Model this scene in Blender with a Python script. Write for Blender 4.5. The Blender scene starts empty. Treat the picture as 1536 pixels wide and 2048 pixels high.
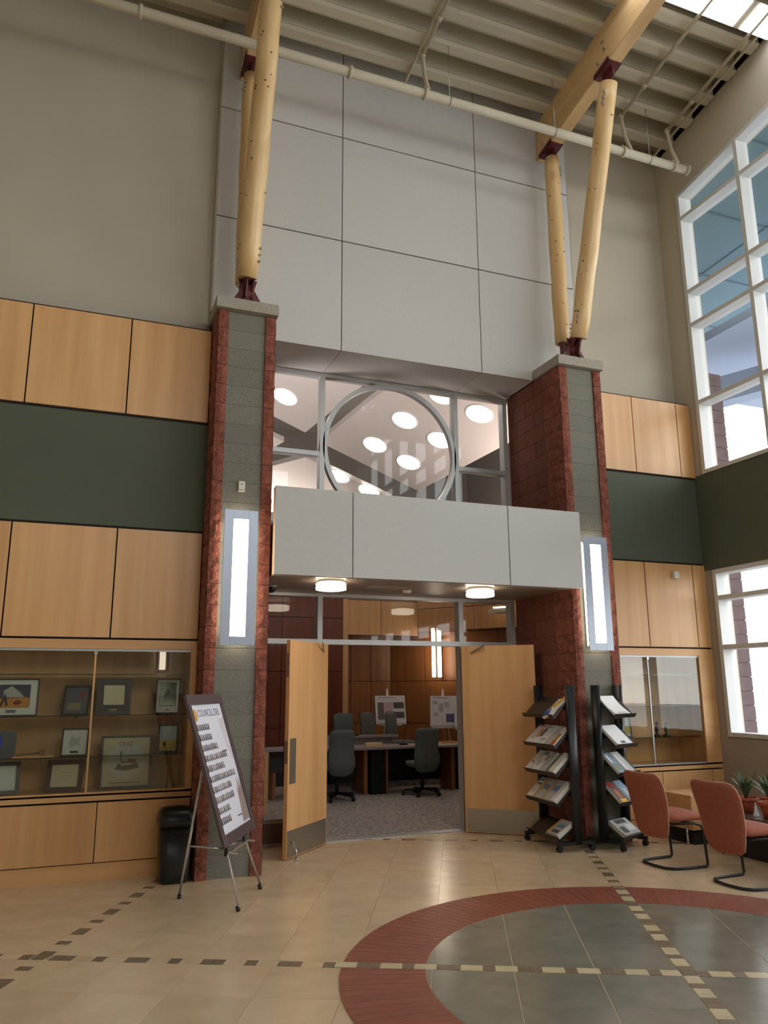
import bpy, bmesh, math, random
from mathutils import Vector, Matrix
random.seed(7)
R = math.radians
S = bpy.context.scene
col = S.collection
# ------------------------------------------------------------------ camera, world, exposure
FPX, PITCH, ROLL, YAW, CAMH = 1563.3, R(12.669), R(-0.315), R(21.42), 1.65
fw = Vector((math.sin(YAW)*math.cos(PITCH), math.cos(YAW)*math.cos(PITCH), math.sin(PITCH)))
rt = Vector((math.cos(YAW), -math.sin(YAW), 0)); up = rt.cross(fw)
r2 = rt*math.cos(ROLL)+up*math.sin(ROLL); u2 = -rt*math.sin(ROLL)+up*math.cos(ROLL)
cd = bpy.data.cameras.new('camera'); cam = bpy.data.objects.new('camera', cd); col.objects.link(cam)
cam.matrix_world = Matrix(((r2.x, u2.x, -fw.x, 0), (r2.y, u2.y, -fw.y, 0), (r2.z, u2.z, -fw.z, CAMH), (0, 0, 0, 1)))
cd.sensor_fit = 'HORIZONTAL'; cd.sensor_width = 36; cd.lens = FPX/1536*36; cd.clip_end = 300; cd.clip_start = .05
S.camera = cam
S.view_settings.view_transform = 'Standard'; S.view_settings.look = 'None'; S.view_settings.gamma = 1
S.view_settings.use_curve_mapping = False; S.view_settings.exposure = 0.07
W = bpy.data.worlds.new('world'); S.world = W; W.use_nodes = True
wn = W.node_tree.nodes; wl = W.node_tree.links
bgn = wn['Background']; tcw = wn.new('ShaderNodeTexCoord'); sxw = wn.new('ShaderNodeSeparateXYZ'); crw = wn.new('ShaderNodeValToRGB')
wl.new(tcw.outputs['Generated'], sxw.inputs[0]); wl.new(sxw.outputs['Z'], crw.inputs[0])
crw.color_ramp.elements[0].position = 0; crw.color_ramp.elements[0].color = (1, .973, .945, 1)
crw.color_ramp.elements[1].position = .8; crw.color_ramp.elements[1].color = (.84, .89, 1, 1)
wl.new(crw.outputs[0], bgn.inputs['Color'])
bgn.inputs['Strength'].default_value = 6.0
def area(name, loc, size, power, color, rot, portal=False):
    l = bpy.data.lights.new(name, 'AREA'); l.shape = 'RECTANGLE'; l.size, l.size_y = size; l.energy = power; l.color = color
    o = bpy.data.objects.new(name, l); o.location = loc; o.rotation_euler = rot; col.objects.link(o)
    if portal: l.cycles.is_portal = True
    return o
# portals only guide sky sampling through the side windows and the added opening behind the viewer, they give no light themselves
area('window_portal', (7.9, 2.0, 6.6), (4.6, 11.6), 1, (1, 1, 1), (0, R(90), 0), True)
area('window_portal', (7.9, 2.0, 2.08), (2.1, 11.6), 1, (1, 1, 1), (0, R(90), 0), True)
area('window_portal', (3.15, -4.4, 6.35), (4.9, 3.3), 1, (1, 1, 1), (R(90), 0, 0), True)

# ------------------------------------------------------------------ materials
def srgb(r, g, b):
    f = lambda c: (c/255/12.92 if c/255 <= .04045 else ((c/255+.055)/1.055)**2.4)
    return (f(r), f(g), f(b), 1)
MATS = {}
def mat(name, c, rough=.6, metal=0., spec=.5, emit=None, es=0, noise=None, bump=None, wood=None, trans=0, alpha=1):
    m = bpy.data.materials.new(name); m.use_nodes = True; MATS[name] = m
    N = m.node_tree.nodes; L = m.node_tree.links; b = N['Principled BSDF']
    b.inputs['Base Color'].default_value = c; b.inputs['Roughness'].default_value = rough; b.inputs['Metallic'].default_value = metal
    b.inputs['Specular IOR Level'].default_value = spec; b.inputs['Transmission Weight'].default_value = trans
    if emit: b.inputs['Emission Color'].default_value = emit; b.inputs['Emission Strength'].default_value = es
    tc = N.new('ShaderNodeTexCoord'); oi = N.new('ShaderNodeObjectInfo')
    def nz(scale, vec, detail=3):
        mp = N.new('ShaderNodeMapping'); mp.inputs['Scale'].default_value = vec
        va = N.new('ShaderNodeVectorMath'); va.operation = 'ADD'
        sc = N.new('ShaderNodeVectorMath'); sc.operation = 'SCALE'; sc.inputs[0].default_value = (13.1, 7.7, 5.3)
        L.new(oi.outputs['Random'], sc.inputs['Scale'])
        L.new(tc.outputs['Object'], va.inputs[0]); L.new(sc.outputs[0], va.inputs[1]); L.new(va.outputs[0], mp.inputs['Vector'])
        n = N.new('ShaderNodeTexNoise'); n.inputs['Scale'].default_value = scale; n.inputs['Detail'].default_value = detail
        L.new(mp.outputs[0], n.inputs['Vector']); return n
    if noise:      # (scale, vec, darkcolor, lightcolor)
        n = nz(noise[0], noise[1], noise[4] if len(noise) > 4 else 3); cr = N.new('ShaderNodeValToRGB')
        cr.color_ramp.elements[0].position = .3; cr.color_ramp.elements[1].position = .7
        cr.color_ramp.elements[0].color = noise[2]; cr.color_ramp.elements[1].color = noise[3]
        L.new(n.outputs['Fac'], cr.inputs[0])
        hs = N.new('ShaderNodeHueSaturation'); L.new(cr.outputs[0], hs.inputs['Color'])
        mr = N.new('ShaderNodeMapRange'); mr.inputs[3].default_value = .94; mr.inputs[4].default_value = 1.06
        L.new(oi.outputs['Random'], mr.inputs[0]); L.new(mr.outputs[0], hs.inputs['Value'])
        L.new(hs.outputs[0], b.inputs['Base Color'])
    if bump:       # (scale, strength, distance)
        n = nz(bump[0], (1, 1, 1), 4); bp = N.new('ShaderNodeBump'); bp.inputs['Strength'].default_value = bump[1]; bp.inputs['Distance'].default_value = bump[2]
        L.new(n.outputs['Fac'], bp.inputs['Height']); L.new(bp.outputs[0], b.inputs['Normal'])
    return m
def glass(name, tint=(1, 1, 1, 1), refl=1.0, ior=1.5):
    m = bpy.data.materials.new(name); m.use_nodes = True; N = m.node_tree.nodes; L = m.node_tree.links; N.clear()
    o = N.new('ShaderNodeOutputMaterial'); t = N.new('ShaderNodeBsdfTransparent'); g = N.new('ShaderNodeBsdfGlossy'); mx = N.new('ShaderNodeMixShader'); f = N.new('ShaderNodeLayerWeight')
    t.inputs[0].default_value = tint; g.inputs['Roughness'].default_value = .015; f.inputs['Blend'].default_value = .5
    pw = N.new('ShaderNodeMath'); pw.operation = 'POWER'; pw.inputs[1].default_value = 5; L.new(f.outputs['Facing'], pw.inputs[0])
    f0 = ((ior-1)/(ior+1))**2; ml = N.new('ShaderNodeMath'); ml.operation = 'MULTIPLY_ADD'; ml.inputs[1].default_value = (1-f0)*refl; ml.inputs[2].default_value = f0*refl
    L.new(pw.outputs[0], ml.inputs[0]); L.new(ml.outputs[0], mx.inputs[0]); L.new(t.outputs[0], mx.inputs[1]); L.new(g.outputs[0], mx.inputs[2]); L.new(mx.outputs[0], o.inputs[0])
    MATS[name] = m; return m
def emis(name, c, s):
    m = bpy.data.materials.new(name); m.use_nodes = True; N = m.node_tree.nodes; L = m.node_tree.links; N.clear()
    o = N.new('ShaderNodeOutputMaterial'); e = N.new('ShaderNodeEmission'); e.inputs[0].default_value = c; e.inputs[1].default_value = s; L.new(e.outputs[0], o.inputs[0]); MATS[name] = m; return m
V = (1, 1, .06)
maple = mat('maple', srgb(205, 160, 105), .38, noise=(9, (1, 1, .05), srgb(209, 158, 104), srgb(226, 179, 124), 5))
maple_h = mat('maple_h', srgb(205, 160, 105), .4, noise=(9, (.05, 1, 1), srgb(209, 158, 104), srgb(226, 179, 124), 5))
maple_dk = mat('maple_shaded', srgb(130, 80, 45), .4, noise=(9, (1, 1, .05), srgb(140, 88, 48), srgb(160, 104, 60), 5))  # lower-wall maple with shade put into its colour; desk panels share it
cherry = mat('cherry', srgb(100, 50, 30), .4, noise=(9, (1, 1, .05), srgb(104, 48, 28), srgb(122, 60, 36), 5))
glulam = mat('glulam', srgb(205, 160, 100), .45, noise=(7, (1, .06, 1), srgb(206, 166, 112), srgb(230, 196, 144), 5))
logm = mat('log_wood', srgb(215, 170, 110), .35, noise=(8, (1, 1, .05), srgb(216, 178, 120), srgb(238, 206, 154), 5))
knotm = mat('knot', srgb(90, 52, 28), .6)
paint = mat('wall_paint', srgb(188, 184, 168), .85, noise=(1.2, (1, 1, 1), srgb(186, 178, 161), srgb(192, 184, 167)))
white = mat('white_panel', srgb(205, 205, 202), .6, noise=(60, (1, 1, 1), srgb(200, 199, 195), srgb(206, 205, 201)))
green = mat('green_paint', srgb(84, 90, 74), .75, noise=(1.5, (1, 1, 1), srgb(82, 88, 72), srgb(87, 93, 77)))
greige = mat('greige', srgb(168, 158, 142), .8, noise=(1.5, (1, 1, 1), srgb(166, 156, 140), srgb(172, 162, 146)))
deck = mat('deck_paint', srgb(196, 188, 166), .75, noise=(2, (1, 1, 1), srgb(192, 184, 162), srgb(200, 192, 170)))
dark = mat('dark_gap', srgb(28, 26, 24), .8)
redblk = mat('red_block', srgb(132, 66, 50), .95, noise=(14, (1, 1, 1), srgb(112, 62, 48), srgb(156, 92, 74), 6), bump=(45, 1, .02))
redblk2 = mat('red_block_honed', srgb(118, 56, 42), .85, noise=(30, (1, 1, 1), srgb(104, 58, 44), srgb(124, 72, 56), 6), bump=(80, .3, .003))
mortar = mat('mortar', srgb(134, 92, 76), .9)
greyblk = mat('grey_block', srgb(112, 112, 104), .85, noise=(120, (1, 1, 1), srgb(104, 102, 92), srgb(138, 135, 122), 6), bump=(150, .3, .002))
greymor = mat('grey_mortar', srgb(104, 103, 96), .9)
capm = mat('cap_stone', srgb(160, 154, 140), .8, noise=(40, (1, 1, 1), srgb(150, 144, 131), srgb(170, 164, 151), 6))
steelred = mat('red_oxide_steel', srgb(96, 42, 44), .5, noise=(10, (1, 1, 1), srgb(90, 38, 40), srgb(104, 48, 50)))
bolt = mat('zinc_bolt', srgb(180, 185, 180), .3, metal=.9)
alu = mat('aluminium', srgb(186, 188, 188), .35, metal=.35)
alu2 = mat('brushed_plate', srgb(168, 176, 190), .4, metal=.5)
winf = mat('window_frame', srgb(206, 208, 206), .45)
tile = mat('beige_tile', srgb(216, 193, 160), .22, noise=(5, (1, 1, 1), srgb(216, 190, 154), srgb(229, 205, 170), 6))
grout = mat('beige_grout', srgb(216, 192, 158), .8)
slate = mat('grey_tile', srgb(122, 122, 112), .2, noise=(5, (1, 1, 1), srgb(128, 126, 112), srgb(146, 143, 128), 6))
cgrout = mat('cream_grout', srgb(206, 190, 160), .8)
brickp = mat('red_paver', srgb(146, 74, 56), .4, noise=(9, (1, 1, 1), srgb(140, 78, 60), srgb(158, 92, 72), 5))
browntile = mat('brown_tile', srgb(112, 94, 74), .35, noise=(20, (1, 1, 1), srgb(120, 104, 84), srgb(138, 120, 98), 5))
creamtile = mat('cream_tile', srgb(216, 200, 160), .3, noise=(12, (1, 1, 1), srgb(210, 193, 152), srgb(224, 208, 170), 5))
carpet = mat('carpet', srgb(150, 146, 140), .95, noise=(26, (1, 1, 1), srgb(104, 100, 100), srgb(194, 184, 174), 8))
black = mat('black_plastic', srgb(20, 20, 22), .35)
blackm = mat('black_metal', srgb(26, 27, 31), .38, noise=(30, (1, 1, 1), srgb(24, 25, 29), srgb(31, 32, 36)))
chrome = mat('chrome', srgb(205, 208, 212), .2, metal=.9)
stain = mat('stainless', srgb(165, 158, 146), .35, metal=.8)
rust = mat('rust_fabric', srgb(186, 104, 76), .85, noise=(60, (1, 1, 1), srgb(150, 84, 64), srgb(166, 98, 77), 4))
piping = mat('piping', srgb(225, 180, 150), .7)
greyfab = mat('grey_fabric', srgb(96, 102, 100), .9, noise=(60, (1, 1, 1), srgb(90, 96, 94), srgb(104, 110, 108), 4))
desk = mat('desk_top', srgb(150, 138, 138), .45)
deskw = mat('desk_wood', srgb(120, 80, 52), .5, noise=(9, (1, 1, .05), srgb(112, 74, 48), srgb(132, 90, 60), 4))
paper = mat('paper', srgb(232, 232, 232), .6)
offw = mat('offwhite_plastic', srgb(220, 216, 200), .5)
framed = mat('frame_dark', srgb(34, 26, 24), .4)
framem = mat('frame_mahogany', srgb(70, 36, 30), .4)
frameb = mat('frame_brown', srgb(84, 70, 72), .4)
matte = mat('mat_board', srgb(214, 216, 206), .8)
parch = mat('parchment', srgb(210, 206, 170), .8)
terra = mat('terracotta', srgb(170, 84, 56), .8, noise=(20, (1, 1, 1), srgb(160, 78, 52), srgb(180, 92, 62)))
leafm = mat('leaf', srgb(52, 92, 58), .5, noise=(6, (1, 1, 1), srgb(40, 78, 46), srgb(84, 124, 84)))
asphalt = mat('asphalt', srgb(150, 150, 150), .9, noise=(2, (1, 1, 1), srgb(140, 140, 140), srgb(164, 164, 162)))
soffm = mat('teal_soffit', srgb(108, 138, 142), .7, noise=(1, (1, 1, 1), srgb(98, 122, 124), srgb(105, 129, 131)))
extw = mat('exterior_white', srgb(158, 172, 196), .6)
chdark = mat('chamber_upper', srgb(112, 108, 104), .85)
cloudm = mat('cloud_panel', srgb(224, 216, 210), .8)
glz = glass('clear_glass', (1, 1, 1, 1), .55); glw = glass('window_glass', (.955, .965, .96, 1), .5); glc = glass('case_glass', (.91, .92, .89, 1), 1.1, 1.55)
glshelf = glass('shelf_glass', (.35, .45, .40, 1), 1.2)
lens = emis('lamp_lens', (1, .84, .66, 1), 10)
lensw = emis('lamp_lens_warm', (1, .72, .45, 1), 6)
tube = emis('tube_lens', (.97, .96, 1, 1), 7)
canl = emis('downlight_lens', (1, .9, .8, 1), 9)
def flat(name, r, g, b, rough=.6): return MATS.get(name) or mat(name, srgb(r, g, b), rough)

# ------------------------------------------------------------------ mesh helpers
class MB:
    def __init__(s): s.v = []; s.f = []; s.sm = []
    def add(s, vs, fs, smooth=False):
        o = len(s.v); s.v += [tuple(v) for v in vs]; s.f += [tuple(i+o for i in f) for f in fs]; s.sm += [smooth]*len(fs); return s
    def box(s, x0, x1, y0, y1, z0, z1, M=None):
        vs = [(x, y, z) for z in (z0, z1) for y in (y0, y1) for x in (x0, x1)]
        if M is not None: vs = [M @ Vector(v) for v in vs]
        return s.add(vs, [(0, 2, 3, 1), (4, 5, 7, 6), (0, 1, 5, 4), (2, 6, 7, 3), (0, 4, 6, 2), (1, 3, 7, 5)])
    def bar(s, a, b, w, h, upv=(0, 0, 1)):     # rectangular bar from a to b
        a = Vector(a); b = Vector(b); d = (b-a).normalized(); u = Vector(upv); x = d.cross(u)
        if x.length < 1e-3: x = d.cross(Vector((1, 0, 0)))
        x.normalize(); y = x.cross(d); vs = []
        for p in (a, b):
            for sx, sy in ((-1, -1), (1, -1), (1, 1), (-1, 1)): vs.append(p+x*(sx*w/2)+y*(sy*h/2))
        return s.add(vs, [(3, 2, 1, 0), (4, 5, 6, 7)]+[(i, (i+1) % 4, 4+(i+1) % 4, 4+i) for i in range(4)])
    def tube(s, pts, r, n=10, closed=False):
        P = [Vector(p) for p in pts]; rs = r if isinstance(r, (list, tuple)) else [r]*len(P); rings = []; prev = None
        for i, p in enumerate(P):
            if closed: t = P[(i+1) % len(P)]-P[i-1]
            else: t = (P[min(i+1, len(P)-1)]-P[max(i-1, 0)])
            t.normalize()
            if prev is None:
                x = t.cross(Vector((0, 0, 1)))
                if x.length < 1e-2: x = t.cross(Vector((1, 0, 0)))
            else: x = prev-t*prev.dot(t)
            x.normalize(); prev = x; y = t.cross(x)
            rings.append([p+(x*math.cos(2*math.pi*k/n)+y*math.sin(2*math.pi*k/n))*rs[i] for k in range(n)])
        vs = [v for q in rings for v in q]; m = len(P); fs = []
        for i in range(m if closed else m-1):
            j = (i+1) % m
            for k in range(n): fs.append((i*n+k, i*n+(k+1) % n, j*n+(k+1) % n, j*n+k))
        s.add(vs, fs, True)
        if not closed:
            o = len(s.v)-len(vs); s.f.append(tuple(o+k for k in range(n-1, -1, -1))); s.f.append(tuple(o+(m-1)*n+k for k in range(n))); s.sm += [False, False]
        return s
    def lathe(s, prof, c=(0, 0, 0), n=20, caps=True):
        vs = []; fs = []
        for r, z in prof:
            for k in range(n): a = 2*math.pi*k/n; vs.append((c[0]+r*math.cos(a), c[1]+r*math.sin(a), c[2]+z))
        for i in range(len(prof)-1):
            for k in range(n): fs.append((i*n+k, i*n+(k+1) % n, (i+1)*n+(k+1) % n, (i+1)*n+k))
        s.add(vs, fs, True); o = len(s.v)-len(vs)
        if caps and prof[0][0] > 1e-4: s.f.append(tuple(o+k for k in range(n-1, -1, -1))); s.sm.append(False)
        if caps and prof[-1][0] > 1e-4: s.f.append(tuple(o+(len(prof)-1)*n+k for k in range(n))); s.sm.append(False)
        return s
    def loft(s, rings, cap=True):
        n = len(rings[0]); vs = [v for q in rings for v in q]; fs = []
        for i in range(len(rings)-1):
            for k in range(n): fs.append((i*n+k, i*n+(k+1) % n, (i+1)*n+(k+1) % n, (i+1)*n+k))
        s.add(vs, fs, True); o = len(s.v)-len(vs)
        if cap: s.f.append(tuple(o+k for k in range(n-1, -1, -1))); s.f.append(tuple(o+(len(rings)-1)*n+k for k in range(n))); s.sm += [True, True]
        return s
    def prism(s, poly, z0, z1, M=None):
        n = len(poly); vs = [(p[0], p[1], z0) for p in poly]+[(p[0], p[1], z1) for p in poly]
        if M is not None: vs = [M @ Vector(v) for v in vs]
        return s.add(vs, [tuple(range(n-1, -1, -1)), tuple(range(n, 2*n))]+[(i, (i+1) % n, n+(i+1) % n, n+i) for i in range(n)])
    def mesh(s, name, m):
        me = bpy.data.meshes.new(name); me.from_pydata(s.v, [], s.f); me.materials.append(m)
        me.polygons.foreach_set('use_smooth', s.sm); me.update()
        bm = bmesh.new(); bm.from_mesh(me); bmesh.ops.recalc_face_normals(bm, faces=bm.faces); bm.to_mesh(me); bm.free()
        return me
    def build(s, name, m, parent=None, bevel=0, loc=None):
        o = bpy.data.objects.new(name, s.mesh(name, m)); col.objects.link(o)
        if parent: o.parent = parent
        if loc: o.location = loc
        if bevel:
            b = o.modifiers.new('bevel', 'BEVEL'); b.width = bevel; b.segments = 2; b.limit_method = 'ANGLE'
        return o
def inst(me, name, parent=None, loc=(0, 0, 0), rz=0):
    o = bpy.data.objects.new(name, me); col.objects.link(o); o.location = loc; o.rotation_euler = (0, 0, rz)
    if parent: o.parent = parent
    return o
def tag(o, label, cat, group=None, kind=None):
    o['label'] = label; o['category'] = cat
    if group: o['group'] = group
    if kind: o['kind'] = kind
    return o
def struct(o, label, cat): return tag(o, label, cat, None, 'structure')
def empty(name, loc=(0, 0, 0), rz=0, rot=None):
    o = bpy.data.objects.new(name, None); col.objects.link(o); o.location = loc; o.rotation_euler = rot or (0, 0, rz); o.empty_display_size = .1; return o
def copy_tree(o, parent=None):
    c = o.copy(); col.objects.link(c); c.parent = parent
    for ch in list(o.children): copy_tree(ch, c)
    return c
def superring(cx, cy, cz, a, b, n=20, p=2.6, plane='xy', rot=None):
    out = []
    for k in range(n):
        t = 2*math.pi*k/n; c, s_ = math.cos(t), math.sin(t)
        x = a*math.copysign(abs(c)**(2/p), c); y = b*math.copysign(abs(s_)**(2/p), s_)
        out.append(Vector((cx+x, cy+y, cz)) if plane == 'xy' else Vector((cx, cy+x, cz+y)))
    return out
def textmesh(txt, size, m, name, parent, M):
    c = bpy.data.curves.new('t', 'FONT'); c.body = txt; c.size = size; c.extrude = .0006; c.align_x = 'LEFT'
    t = bpy.data.objects.new('t', c); col.objects.link(t)
    me = bpy.data.meshes.new_from_object(t.evaluated_get(bpy.context.evaluated_depsgraph_get()))
    bpy.data.objects.remove(t); bpy.data.curves.remove(c)
    me.transform(M); me.materials.clear(); me.materials.append(m)
    o = bpy.data.objects.new(name, me); col.objects.link(o); o.parent = parent; return o

# ------------------------------------------------------------------ key planes (metres)
XW = 7.563; YB = 7.865; YP = 8.037; YG = 8.782; YR = 7.498
zA, zB, zC, zD, zK, zL = 5.381, 4.346, 3.18, 2.119, .659, .146
def roofz(y): return 9.29+.17*(7.835-y)       # underside of joists
XL, YF = -5.0, -4.2
# ================================================================== SETTING
# ---- floor and its tiles (pattern is turned 26.5 degrees)
fl = MB().box(XL, XW+.15, YF, YG+.03, -.2, -.006).build('floor', grout); struct(fl, 'beige tiled lobby floor with a round red and grey medallion', 'floor')
TH = R(26.5); ct, st = math.cos(TH), math.sin(TH)
def fxy(a, b): return (a*ct+b*st, -a*st+b*ct)
CA, CB, RO, RI = 1.318, 5.213, 2.05, 1.54; TP = .4845; DW = .095; TB = .4934
bands_a = [CA-4*0-8*TP-DW, CA]           # centre lines of the two dashed bands running away from the viewer
def clip(poly, xa, xb, ya, yb):
    def cut(P, f):
        o = []
        for i in range(len(P)):
            p, q = P[i], P[(i+1) % len(P)]; a, b = f(p), f(q)
            if a >= 0: o.append(p)
            if a*b < 0: t = a/(a-b); o.append((p[0]+(q[0]-p[0])*t, p[1]+(q[1]-p[1])*t))
        return o
    for f in (lambda p: p[0]-xa, lambda p: xb-p[0], lambda p: p[1]-ya, lambda p: yb-p[1]):
        if len(poly) < 3: return []
        poly = cut(poly, f)
    return poly
YRm, YT0 = 9.0, 2.6
def cell_spans(c0, pitch, lo, hi, bands, dw):
    xs = []; 
    b = sorted(bands)
    for i in range(len(b)+1):
        if i == 0:
            x = b[0]-dw/2
            while x > lo: xs.append((x-pitch, x)); x -= pitch
        elif i == len(b):
            x = b[-1]+dw/2
            while x < hi: xs.append((x, x+pitch)); x += pitch
        else:
            n = round((b[i]-b[i-1]-dw)/pitch); p = (b[i]-b[i-1]-dw)/n
            for k in range(n): xs.append((b[i-1]+dw/2+k*p, b[i-1]+dw/2+(k+1)*p))
    return xs
A_sp = cell_spans(0, TP, -5.6, 6.2, bands_a, DW)
B_BANDS = [CB, 9.26]; B_sp = cell_spans(0, TB, 2.2, 10.6, B_BANDS, DW)
FX0, FX1, FY0, FY1 = -2.2, XW-.005, 2.7, YG-.02
ntile = 0
for (a0, a1) in A_sp:
    for (b0, b1) in B_sp:
        far = max(math.hypot(a-CA, b-CB) for a in (a0, a1) for b in (b0, b1))
        if far < RO-.02: continue
        g = .0010
        P = [fxy(a0+g, b0+g), fxy(a0+g, b1-g), fxy(a1-g, b1-g), fxy(a1-g, b0+g)]
        P = clip(P, FX0, FX1, FY0, FY1)
        if len(P) < 3: continue
        ar = abs(sum(P[i][0]*P[(i+1) % len(P)][1]-P[(i+1) % len(P)][0]*P[i][1] for i in range(len(P))))/2
        if ar < .004: continue
        # skip tiles completely out of sight: behind the display cabinets
        if min(p[1] for p in P) > 7.9 and (max(p[0] for p in P) < 1.1 or min(p[0] for p in P) > 5.85): continue
        MB().prism(P[::-1], -.006, 0).build('floor_tile', tile, fl); ntile += 1
rest = MB().box(XL, FX0, YF, YG, -.006, 0).box(FX0, FX1, YF, FY0, -.006, 0).build('tile_field', tile, fl)
# medallion: cream grout bed, grey tiles, radial pavers
bed = [fxy(CA+RO*math.cos(2*math.pi*k/96), CB+RO*math.sin(2*math.pi*k/96)) for k in range(96)]
bed = clip(bed, FX0, FX1, FY0, FY1)
MB().prism(bed[::-1], -.004, .0010).build('grout_bed', cgrout, fl)
def isect_circle(P, rr):
    n = 72
    for k in range(n):
        t = 2*math.pi*(k+.5)/n; nx, ny = math.cos(t), math.sin(t); h = rr*math.cos(math.pi/n)
        o = []
        for i in range(len(P)):
            p, q = P[i], P[(i+1) % len(P)]
            a = h-((p[0]-CA)*nx+(p[1]-CB)*ny); b = h-((q[0]-CA)*nx+(q[1]-CB)*ny)
            if a >= 0: o.append(p)
            if a*b < 0: u = a/(a-b); o.append((p[0]+(q[0]-p[0])*u, p[1]+(q[1]-p[1])*u))
        P = o
        if len(P) < 3: return []
    return P
for (a0, a1) in A_sp:
    for (b0, b1) in B_sp:
        P = [(a0+.004, b0+.0008), (a0+.004, b1-.0008), (a1-.004, b1-.0008), (a1-.004, b0+.0008)]
        P = isect_circle(P, RI-.003)
        if len(P) < 3: continue
        Q = clip([fxy(*p) for p in P], FX0, FX1, FY0, FY1)
        if len(Q) >= 3: MB().prism(Q[::-1], .0008, .003).build('slate_tile', slate, fl)
NB = 150
for k in range(NB):
    t0 = 2*math.pi*k/NB; t1 = 2*math.pi*(k+1)/NB; tm = (t0+t1)/2; d = .0035
    if min(abs(math.sin(tm)*1.8), abs(math.cos(tm)*1.8)) < DW/2-.012: continue
    P = []
    for rr, s_ in ((RI+.003, 1), (RO, -1)):
        for t in ((t0, t1) if s_ > 0 else (t1, t0)):
            off = d/2/rr*(1 if t == t0 else -1); P.append([CA+rr*math.cos(t+off), CB+rr*math.sin(t+off)])
    # keep the dashed bands free
    for p in P:
        if abs(p[0]-CA) < DW/2 and abs(math.sin(tm)) > .7: p[0] = CA+math.copysign(DW/2, math.cos(tm))
        if abs(p[1]-CB) < DW/2 and abs(math.cos(tm)) > .7: p[1] = CB+math.copysign(DW/2, math.sin(tm))
    Q = clip([fxy(*p) for p in P], FX0, FX1, FY0, FY1)
    if len(Q) >= 3: MB().prism(Q, .0008, .0036).build('ring_brick', brickp, fl)
# dashed bands: modules of half double dark / light / single dark / light
def band(along, c, lo, hi, org, pitch):
    k = math.floor((lo-org)/pitch)
    while org+k*pitch < hi:
        o = org+k*pitch; q = pitch
        for (s0, s1, dk) in ((0, .148, 1), (.148, .426, 0), (.426, .574, 1), (.574, .852, 0), (.852, 1, 1)):
            u0, u1 = o+s0*q+.0012, o+s1*q-.0012; um = (u0+u1)/2
            inside = math.hypot(*((um-CA, c-CB) if along == 'a' else (c-CA, um-CB))) < RO
            h0, h1 = c-DW/2+.002, c+DW/2-.002
            P = [(u0, h0), (u0, h1), (u1, h1), (u1, h0)] if along == 'a' else [(h0, u0), (h0, u1), (h1, u1), (h1, u0)]
            Q = clip([fxy(*p) for p in P], FX0, FX1, FY0, FY1)
            if len(Q) < 3 or (min(p[1] for p in Q) > 7.9 and (max(p[0] for p in Q) < 1.1 or min(p[0] for p in Q) > 5.85)): continue
            if along == 'a' and any(abs(um-b) < .05 for b in bands_a): continue
            if not dk and not inside: MB().prism(Q[::-1], -.005, .0002).build('border_tile', tile, fl); continue
            MB().prism(Q[::-1], -.004 if not inside else .0008, .0006 if not inside else .004).build('border_tile', browntile if dk else creamtile, fl)
        k += 1
band('a', CB, -4.2, 5.5, CA+DW/2, TP)
band('a', 9.26, -2, 3.2, CA+DW/2, TP)
for c in bands_a: band('b', c, 2.3, 9.2, CB+DW/2, TB)
for c in bands_a:      # little square stone where the bands cross
    Q = [fxy(c+sx*.04, CB+sy*.04) for sx, sy in ((-1, -1), (-1, 1), (1, 1), (1, -1))]
    MB().prism(Q[::-1], -.004, .0045).build('border_tile', browntile, fl)
# ---- ground outside
g = MB().box(-40, 60, -60, 60, -.5, -.22).build('ground', asphalt); struct(g, 'pale paved ground outside the windows', 'ground')

# ---- back wall (painted, with green band) either side of the bay
wb = MB().box(XL, 1.14, 8.42, 8.62, 0, 12).box(XL, 1.14, 8.13, 8.42, zA+.02, 12)
wb.box(5.86, XW+.2, 8.42, 8.62, 0, 12).box(5.86, XW+.2, 8.13, 8.42, zA+.02, 12).build('wall_back', paint)
struct(bpy.data.objects['wall_back'], 'tall beige painted back wall above the wood panelling', 'wall')
wbk = bpy.data.objects['wall_back']
MB().box(XL, 1.13, YB+.03, 8.42, zB-.02, zA+.02).box(XL, 1.13, YB+.03, 8.42, 2.08, zC+.02).box(5.84, XW, YB+.03, 8.42, zB-.02, zA+.02).box(5.84, XW, YB+.03, 8.42, 2.08, zC+.02).build('panel_backing', dark, wbk)
MB().box(XL, 1.13, YB+.02, 8.42, zC+.02, zB-.02).box(5.84, XW, YB+.02, 8.42, zC+.02, zB-.02).build('painted_band', green, wbk)['label'] = 'dark green painted band'
s1, s2, pw = -.623, .308, .931
def panels(x0, x1, z0, z1, parent=wbk, y=YB, m=maple):
    MB().box(x0+.007, x1-.007, y, y+.028, z0+.006, z1-.006).build('wood_panel', m, parent)
xs = [XL, -4.35, -3.42, -2.487, -1.555, s1, s2, 1.125]
for a, b in zip(xs[:-1], xs[1:]):
    panels(a, b, zB, zA); panels(a, b, zD, zC)
xr = [5.84, 6.125, 6.59, 7.35, XW-.004]
for a, b in zip([5.84, 6.59, 7.35], [6.59, 7.35, XW-.004]): 
    panels(a, b, zD, zC)
for a, b in zip([5.84, 6.59, 7.32], [6.59, 7.32, XW-.004]): panels(a, b, zB, zA)

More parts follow.
